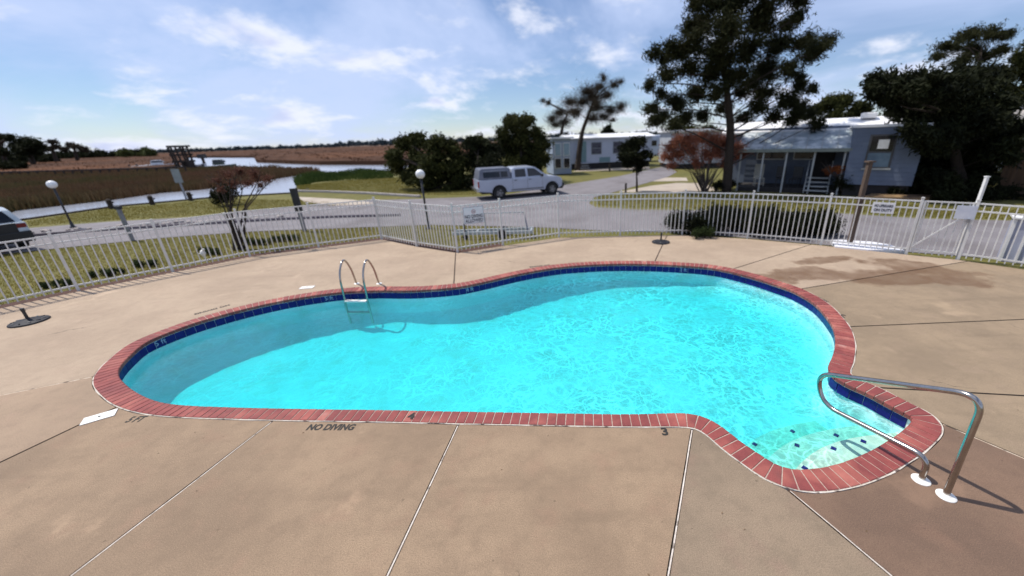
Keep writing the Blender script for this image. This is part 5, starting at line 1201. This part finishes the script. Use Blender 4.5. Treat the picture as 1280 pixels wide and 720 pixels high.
for u, v, r, Y, lab in ((838, 168, 11, 60, 'dark background tree right of the long white mobile home'), (858, 162, 12, 62, 'dark background tree above the red bush'), (884, 165, 13, 58, 'dark background tree left of the pine trunk'), (935, 158, 12, 55, 'dark background tree behind the porch roof, left side'), (970, 152, 12, 57, 'dark background tree behind the porch roof, middle'), (1005, 150, 11, 54, 'dark background tree behind the porch roof, right side'), (1105, 150, 16, 40, 'dark background tree behind the blue grey room'), (1140, 160, 20, 36, 'dark background tree behind the broad evergreen, left'), (1190, 170, 20, 36, 'dark background tree behind the broad evergreen, middle'), (1240, 178, 20, 34, 'dark background tree behind the cabin roof, left'), (1282, 170, 20, 36, 'dark background tree behind the cabin roof, right'), (815, 172, 8, 70, 'small dark background tree behind the camper trailer'), (600, 176, 10, 80, 'dark background tree behind the middle shrub'), (705, 172, 9, 75, 'dark background tree behind the sunroom'), (760, 163, 6, 80, 'small background tree behind the mobile home roof')):
    p = aty(u, 200, Y); p.z = -.06; q = aty(u, v, Y)
    tree('background_tree', p, [p, p.lerp(q, .5), q], .25, [(u, v, r), (u - r * .7, v + r * .5, r * .8), (u + r * .7, v + r * .4, r * .8), (u, v + r * 1.1, r * .9), (u - r * .6, v + r * 1.4, r * .8), (u + r * .6, v + r * 1.4, r * .8)], Y, 2600, .16 * Y / 45, f_dark if rnd.random() < .6 else f_top, bark_d, lab, 'tree', 'trees behind the houses', dj=1.0)
# flower bed edging
bed = MB().prism([tuple(at(*q, -.06))[:2] for q in [(1078, 250), (1160, 252.5), (1165, 248), (1090, 245.5)]], -.06, .10).build('raised_bed', mat('bed_earth', (.20, .12, .075), (.28, .18, .08), 1.2, .95, coord='World', bump=.8, bscale=14)); tag(bed, 'raised bed of brown earth and dry leaves across the road', 'flower bed')

def mobile_home():
    A = g(690, 214); Bp = g(813, 207.5); d = Bp - A; A = A + d * 0.17; d = d * 0.83; Ln = d.length; d.normalize(); ang = math.atan2(d.y, d.x)
    o = empty('mobile_home', A, 'long white mobile home behind the windswept pines', 'house', rz=ang)
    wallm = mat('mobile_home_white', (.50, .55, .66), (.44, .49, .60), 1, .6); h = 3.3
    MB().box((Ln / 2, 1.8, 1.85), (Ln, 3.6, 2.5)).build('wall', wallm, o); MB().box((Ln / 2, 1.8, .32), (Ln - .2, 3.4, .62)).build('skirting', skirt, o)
    for k in range(11): MB().box((Ln / 2, -.012, .75 + k * .22), (Ln, .02, .20)).build('siding_board', wallm, o)
    b = MB(); b.add([(-.3, -.35, 3.08), (Ln + .3, -.35, 3.08), (Ln + .3, 1.8, 3.45), (-.3, 1.8, 3.45), (Ln + .3, 3.9, 3.08), (-.3, 3.9, 3.08), (-.3, -.35, 3.0), (Ln + .3, -.35, 3.0), (Ln + .3, 3.9, 3.0), (-.3, 3.9, 3.0)], [(0, 1, 2, 3), (3, 2, 4, 5), (6, 9, 8, 7), (0, 6, 7, 1), (5, 4, 8, 9), (0, 3, 5, 9, 6), (1, 7, 8, 4, 2)]); b.build('roof', roof_w, o)
    for x, ww in ((.32 * Ln, 1.1), (.58 * Ln, 1.1), (.80 * Ln, 1.0)):
        f_ = MB().box((x, -.04, 2.05), (ww, .05, 1.2)).build('window', mat('window_frame_grey', (.2, .22, .26), (.16, .18, .2), 5, .5), o)
        for k in (0, 1): MB().box((x, -.075, 1.77 + .56 * k), (ww - .12, .03, .48)).build('pane', mat('mobile_home_glass', (.05, .05, .07), (.1, .1, .13), 3, .2), f_)
    MB().box((.15 * Ln, -.04, 1.75), (.9, .05, 2.0)).build('door', mat('door_teal', (.18, .30, .33), (.14, .24, .27), 3, .5), o)
    MB().box((.42 * Ln, -.03, .9), (1.2, .04, .5)).build('teal_panel', mat('door_teal', (.18, .30, .33)), o)
    for k in range(3): MB().box((.15 * Ln, -.3 - .3 * k, .6 - .2 * k), (1.0, .3, .06)).build('stair_tread', trimw, o)
    # annex
    A2 = g(692, 219.5); o2 = empty('sunroom', A2, 'small pale blue sunroom with tall windows left of the mobile home', 'annex', rz=ang)
    pb_ = mat('pale_blue_paint', (.30, .36, .46), (.26, .31, .40), 2, .6)
    MB().box((.85, 1.4, 1.6), (1.7, 2.8, 3.0)).build('wall', pb_, o2); MB().box((.85, 1.3, 3.17), (2.1, 3.2, .12)).build('roof', roof_w, o2)
    for k in range(2):
        f_ = MB().box((.45 + k * .8, -.03, 2.2), (.62, .05, 1.1)).build('window', white_paint, o2); MB().box((.45 + k * .8, -.06, 2.2), (.52, .03, 1.0)).build('pane', mat('pale_glass', (.25, .35, .42), (.3, .4, .46), 3, .15), f_)
        f_ = MB().box((.45 + k * .8, -.03, 1.05), (.62, .05, .9)).build('window', white_paint, o2); MB().box((.45 + k * .8, -.06, 1.05), (.52, .03, .8)).build('pane', dark_glass, f_)
    # rear trailer
    A3 = aty(800, 207, 50); A3.z = -.06; o3 = empty('camper_trailer', A3, 'white camper trailer with rounded roof far behind the small round tree', 'trailer', rz=ang)
    MB().box((1.6, 1.2, 1.9), (3.4, 2.4, 2.5)).build('body', mat('mobile_home_white', (.5, .55, .66)), o3, bevel=.3); MB().box((1.6, -.03, 2.2), (1.0, .05, .6)).build('window', dark_glass, o3)
    MB().lathe((1.2, -.05, .4), [(.2, 0), (.36, .02), (.36, .2)], 16, axis=(0, 1, 0)).build('wheel', black_rubber, o3)
mobile_home()
def brown_building():
    A = g(1243, 244.5); o = empty('brown_cabin', A, 'brown boarded cabin with a pale roof at the right edge of the picture', 'cabin', rz=math.radians(-50))
    wb_ = mat('brown_boards', (.13, .07, .035), (.075, .042, .022), 3, .85, coord='World', stretch=(3, 3, .4))
    for k in range(16): MB().box((.1 + k * .3, -.01 * (k % 2), 1.35), (.285, .05, 2.3)).build('board', wb_, o)
    MB().box((2.4, 1.9, 1.35), (4.9, 3.7, 2.28)).build('wall', wb_, o)
    MB().box((2.4, 1.5, .12), (4.8, 3.0, .3)).build('skirting', skirt, o)
    b = MB(); b.add([(-.5, -.5, 2.45), (5.4, -.5, 2.45), (5.4, 2.0, 3.9), (-.5, 2.0, 3.9), (5.4, 4.4, 2.45), (-.5, 4.4, 2.45), (-.5, -.5, 2.35), (5.4, -.5, 2.35), (5.4, 4.4, 2.35), (-.5, 4.4, 2.35)], [(0, 1, 2, 3), (3, 2, 4, 5), (6, 9, 8, 7), (0, 6, 7, 1), (5, 4, 8, 9), (0, 3, 5, 9, 6), (1, 7, 8, 4, 2)]); b.build('roof', mat('pale_shingle_roof', (.42, .39, .38), (.32, .30, .29), 2, .8, coord='World'), o)
    MB().box((2.4, -.9, .35), (5.2, .9, .12)).build('step', wood, o)
brown_building()

# ================================================================ MARSH, REEDS, FAR THINGS
def reeds(poly, n, h0, h1, w_, m, z=-.70, name='reeds', margin=None, wpow=1.0):
    P_ = np.array([(p[0], p[1]) for p in poly]); x0, y0 = P_.min(0); x1, y1 = P_.max(0); X = []; Y = []
    tot = 0
    while tot < n:
        x = nrs.uniform(x0, x1, n * 2); y = nrs.uniform(y0, y1, n * 2); k = pip(poly, x, y); D = np.hypot(x, y); k &= nrs.rand(len(x)) < np.clip((40 / D) ** wpow, 0, 1); X.append(x[k]); Y.append(y[k]); tot += k.sum()
    x = np.concatenate(X)[:n]; y = np.concatenate(Y)[:n]; D = np.hypot(x, y); ww = w_ * np.clip(D / 40, .7, 6)
    lump = 1 + .16 * np.sin(x * .31 + 1) * np.cos(y * .23) + .1 * np.sin(x * 1.1 + y * .7)
    h = nrs.uniform(h0, h1, n) * lump; a = nrs.uniform(0, 2 * PI, n); lx = nrs.normal(0, .12, n) * h; ly = nrs.normal(0, .12, n) * h
    V = np.zeros((n, 4, 3)); V[:, 0] = np.stack([x - np.cos(a) * ww, y - np.sin(a) * ww, np.full(n, z)], 1); V[:, 1] = np.stack([x + np.cos(a) * ww, y + np.sin(a) * ww, np.full(n, z)], 1)
    V[:, 2] = np.stack([x + lx + np.cos(a) * ww * .35, y + ly + np.sin(a) * ww * .35, z + h], 1); V[:, 3] = np.stack([x + lx - np.cos(a) * ww * .35, y + ly - np.sin(a) * ww * .35, z + h * .94], 1)
    o = leafobj(name, V.reshape(-1, 3), n, m, kind='stuff'); return o
f_reed = mat('reed_brown', (0.085, 0.045, 0.028), (0.165, 0.095, 0.055), .25, .9, coord='World', spec=.1, third=((.075, .08, .03), .07, .42, .58), trans=.2)
f_reedg = mat('reed_green', (0.04, 0.07, 0.015), (0.10, 0.13, 0.03), .5, .9, coord='World', spec=.1)
f_reedf = mat('far_reed_brown', (0.088, 0.044, 0.027), (0.056, 0.030, 0.018), .05, .95, coord='World', spec=.05, third=((.11, .052, .028), .02, .5, .6), bump=1, bscale=2)
M1 = [tuple(p)[:2] for p in canal_far] + [tuple(p)[:2] for p in riv_near[1:]] + [tuple(at(200, 212.5, -.2))[:2], tuple(at(0, 219, -.2))[:2], tuple(at(-80, 222, -.2))[:2]]
tag(reeds(M1, 46000, .5, .98, .035, f_reed, name='marsh_reeds', wpow=1.3), 'brown and green reeds filling the island between creek and boardwalk', 'reeds')
M2 = [tuple(at(*p, -.3))[:2] for p in [(372, 233), (430, 229), (492, 226), (492, 217), (450, 217), (395, 222), (368, 228)]]
tag(reeds(M2, 9000, .6, 1.0, .03, f_reedg, z=-.55, name='green_reeds'), 'fresh green reeds on the near bank left of the dark shrubs', 'reeds')
far_l = [tuple(at(-80, 221, -.2))[:2], tuple(at(0, 217, -.2))[:2], tuple(at(200, 211, -.2))[:2], tuple(at(232, 208, -.2))[:2]] + [tuple(p)[:2] for p in riv_far] + [(-20, 300), (-60, 700), (-900, 700), (-1400, 300)]
# raised marsh body beyond the river: reed tops read as one surface
b = MB(); b.prism(far_l, -.68, .15); o = b.build('far_marsh', f_reedf); tag(o, 'wide brown marsh stretching to the horizon beyond the river', 'marsh', kind='stuff')
tag(reeds(far_l, 30000, .80, .98, .07, f_reedf, name='far_reeds', wpow=2.0), 'brown reed edge of the far marsh along the river', 'reeds')
# grass blades on the near lawn strips
f_grass = mat('grass_blades', (0.15, 0.135, 0.022), (0.24, 0.195, 0.05), 1.2, .9, coord='World', spec=.1, third=((.08, .085, .018), 2.5, .6, .75), trans=.35)
def gr(poly, n, h0, h1, w_, name='grass', z=-.062):
    o = reeds(poly, n, h0, h1, w_, f_grass, z=z, name=name); return o
strip_l = [tuple(p)[:2] for p in near[1:8]] + [tuple(FP[i] + (FP[i] - cen).normalized() * .4)[:2] for i in (12, 11, 10, 9, 8, 7, 6, 5, 4, 3)]
tag(gr(strip_l, 34000, .02, .05, .012), 'short green and straw coloured grass between the fence and the road', 'grass')
strip_c = [tuple(at(*p, -.06))[:2] for p in [(366, 238.5), (430, 238.5), (525, 244), (595, 244), (600, 236), (500, 222), (440, 225), (372, 232)]]
tag(gr(strip_c, 26000, .02, .06, .02), 'sunlit grass in front of the dark shrubs', 'grass')
strip_r = [tuple(at(*p, -.06))[:2] for p in [(745, 245), (858, 241), (1040, 250), (1280, 262), (1280, 275), (1150, 272), (1040, 264), (900, 261), (800, 260), (748, 257)]]
tag(gr(strip_r, 16000, .02, .06, .02), 'grass verge across the road in front of the houses', 'grass')
strip_w = [tuple(at(*p, -.06))[:2] for p in [(37, 283), (137, 276), (230, 271), (320, 262), (420, 258), (440, 255), (365, 250), (270, 249), (190, 257), (137, 260), (34, 277)]]
tag(gr(strip_w, 14000, .02, .06, .02), 'grass strip between the left road and the creek bulkhead', 'grass')
# boardwalk rail
bw = empty('boardwalk', at(0, 217, .2), 'long dark boardwalk with a handrail crossing the marsh', 'boardwalk'); BO = bw.location.copy()
q0, q1 = at(-60, 219.5, 0.2), at(232, 211.5, 0.2); dd_ = (q1 - q0); Lb = dd_.length; dd_.normalize()
MB().beam(q0 - BO + Vector((0, 0, .35)), q1 - BO + Vector((0, 0, .35)), .25, .22).build('handrail', timber, bw)
MB().beam(q0 - BO + Vector((0, 0, -.45)), q1 - BO + Vector((0, 0, -.45)), 1.4, .15).build('walkway', timber, bw)
n = 26
for i in range(n + 1): q = q0.lerp(q1, i / n) - BO; MB().beam(q + Vector((0, 0, -.9)), q + Vector((0, 0, .4)), .2, .2).build('post', timber, bw)
# timber boat lift
p = at(227, 212.5, -.3); o = empty('boat_lift', p, 'dark timber boat lift frame standing over the river', 'boat lift')
s_ = p.y / F; hh = hyp(p, 219, 182) + .3; w_ = 8.0 * s_
for x in (-w_ / 2, -.1 * w_, w_ / 2):
    for y in (0, 2.4): MB().beam((x, y, 0), (x - .35, y, hh), .24, .24).build('post', timber, o)
for z in (.35, .62, .97): MB().beam((-w_ / 2 - .5, 0, hh * z), (w_ / 2 + .3, 0, hh * z), .3, .34).build('crossbeam', timber, o); MB().beam((-w_ / 2 - .5, 2.4, hh * z), (w_ / 2 + .3, 2.4, hh * z), .3, .34).build('crossbeam', timber, o)
for x in (-w_ / 2 - .3, w_ / 2): MB().beam((x, 0, hh * .97), (x, 2.4, hh * .97), .3, .3).build('side_beam', timber, o)
MB().box((.3, 1.2, hh * .86), (w_ * .6, 1.4, .2)).build('roof_tray', timber, o)
MB().box((w_ * .62, 1.0, hh * .22), (1.2, 1.2, hh * .3)).build('shed', timber, o)
# moored boats
def boat(u, v, L_, label, cab=True, col=None, z=-.6, rz=.3, hs=1.0):
    p = at(u, v, z); o = empty('moored_boat', p, label, 'boat', 'boats moored by the boat lift', rz)
    hull = mat('boat_hull_white', (.62, .64, .68), (.5, .52, .56), 2, .4) if col is None else col
    n = 9; vs = []; fs = []
    for i in range(n):
        t = i / (n - 1); x = (t - .5) * L_; w_ = L_ * .17 * (1 - max(0, (t - .45) / .55) ** 2.2) + .02; hz = .75 + .3 * t * t
        vs += [(x, -w_, hz * hs), (x, -w_ * .55, .0), (x, w_ * .55, .0), (x, w_, hz * hs)]
    for i in range(n - 1):
        for k in range(4): fs.append((i * 4 + k, i * 4 + (k + 1) % 4, (i + 1) * 4 + (k + 1) % 4, (i + 1) * 4 + k))
    fs += [(0, 3, 2, 1), tuple((n - 1) * 4 + k for k in range(4))]; b = MB(); b.add(vs, fs); b.build('hull', hull, o)
    if cab:
        MB().box((-.2, 0, 1.35), (L_ * .28, L_ * .2, 1.0), taper=.8).build('cabin', hull, o, bevel=.05); MB().box((.02, 0, 1.5), (L_ * .285, L_ * .19, .35), taper=.9).build('windscreen', dark_glass, o)
    MB().box((-L_ * .53, 0, .7), (.3, .35, .9)).build('outboard_motor', black_paint, o, bevel=.05)
boat(200, 210.5, 7, 'white cabin boat moored left of the timber boat lift', rz=.5)
boat(186, 211, 5.5, 'low pale boat moored second left of the boat lift', False, rz=.8)
boat(243, 211.5, 5, 'small open white boat moored right of the boat lift', False, rz=.2)
boat(277, 211.5, 6, 'dark low boat moored on the river right of the lift', True, mat('boat_hull_dark', (.05, .07, .05), (.07, .09, .06), 2, .5), rz=.1, hs=.9)
p = at(257, 209, -.6); o = empty('channel_marker', p, 'dark channel marker post standing in the river', 'marker'); MB().box((0, 0, 1.0), (.4, .4, 2.6)).build('pile', timber, o); MB().box((0, 0, 2.4), (1.5, .8, .9)).build('marker_head', black_paint, o)
p = at(12, 209, -.3)
# far trees at left
def fartree(cl_, Y, n, size, m, label, name='marsh_tree', group='trees on the far marsh edge'):
    u = sum(c[0] for c in cl_) / len(cl_); b0 = aty(u, 192, Y); b0.z = .1
    return tree(name, b0, [b0, aty(u, 186, Y), aty(u, 178, Y)], .8, cl_, Y, n, size, m, bark_d, label, 'tree', group, dj=4, limbs=True, shell=.5, limb_r=.2)
fartree([(33, 178, 9), (42, 180, 9), (24, 183, 8), (50, 186, 6), (34, 188, 8), (20, 188, 6), (44, 189, 6)], 150, 5000, .55, f_dark, 'largest dark round tree at the far left of the horizon')
fartree([(2, 172, 6), (-10, 176, 10), (12, 172, 5), (-5, 186, 9), (6, 190, 6)], 155, 4000, .55, f_dark, 'dark tree cut by the left edge on the horizon')
fartree([(66, 178, 5), (70, 184, 5), (62, 186, 4)], 190, 1000, .5, f_brown, 'thin pale tree right of the dark round tree on the horizon')
fartree([(88, 182, 5), (98, 184, 5), (80, 187, 4), (106, 187, 4)], 210, 1600, .6, f_brown, 'pair of brownish trees further along the left horizon')
bush('dark_shrub', 8, 213, 34, 10, 2500, .35, f_dark, 'dark shrub on the marsh at the left edge above the boardwalk', 2.0)
# distant tree lines
def treeline(u0, u1, vf, hpx, Y, n, size, m, label):
    cl_ = []
    u = u0
    while u < u1:
        v = vf(u); h = hpx * rnd.uniform(.55, 1.2); q = aty(u, v, Y + rnd.uniform(-20, 20)); cl_.append((q.x, q.y, max(h * Y / F * .5, .5), h * Y / F * .62)); u += hpx * .45
    V, n = leaves(cl_, n, size, .8, .9, .5); tag(leafobj('distant_trees', V, n, m, kind='stuff'), label, 'tree line')
hz = lambda u: 191.5 - (u - 100) * .034
treeline(-70, 66, lambda u: hz(u), 10, 200, 14000, .6, f_dark, 'dark thicket under the trees at the far left')
treeline(60, 190, hz, 7.5, 330, 9000, 1.0, f_dark, 'dark tree line along the left horizon')
treeline(150, 192, hz, 8, 300, 4000, .9, fol('greener_tree_foliage', (.05, .065, .02), (.08, .09, .03), .05), 'greener clump in the tree line above the boat lift')  # paler, greener leaf colour for this clump
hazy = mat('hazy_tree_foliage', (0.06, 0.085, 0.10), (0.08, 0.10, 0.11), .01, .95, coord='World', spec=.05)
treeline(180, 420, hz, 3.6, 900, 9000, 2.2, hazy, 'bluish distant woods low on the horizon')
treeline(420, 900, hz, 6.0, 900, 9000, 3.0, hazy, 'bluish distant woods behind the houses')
# small litter on the deck: leaves and grit
b = MB()
for _ in range(160):
    u = rnd.uniform(-10, 9); v = rnd.uniform(1.5, 11)
    if pip([tuple(q_[:2]) for q_ in outer[::6]], np.array([u]), np.array([v]))[0]: continue
    if not pip([(q_.x, q_.y) for q_ in deck_out], np.array([u]), np.array([v]))[0]: continue
    s_ = rnd.uniform(.004, .014); t = rnd.uniform(0, 6); b.add([(u + s_ * math.cos(t), v + s_ * math.sin(t), .003), (u - s_ * .5 * math.sin(t), v + s_ * .5 * math.cos(t), .008), (u - s_ * math.cos(t), v - s_ * math.sin(t), .003), (u + s_ * .5 * math.sin(t), v - s_ * .5 * math.cos(t), .002)], [(0, 1, 2, 3)])
tag(b.build('leaf_litter', mat('dry_leaf', (.10, .06, .03), (.22, .14, .08), 5, .9, coord='World')), 'scattered crumbs of dry leaf on the pool deck', 'leaf litter', kind='stuff')
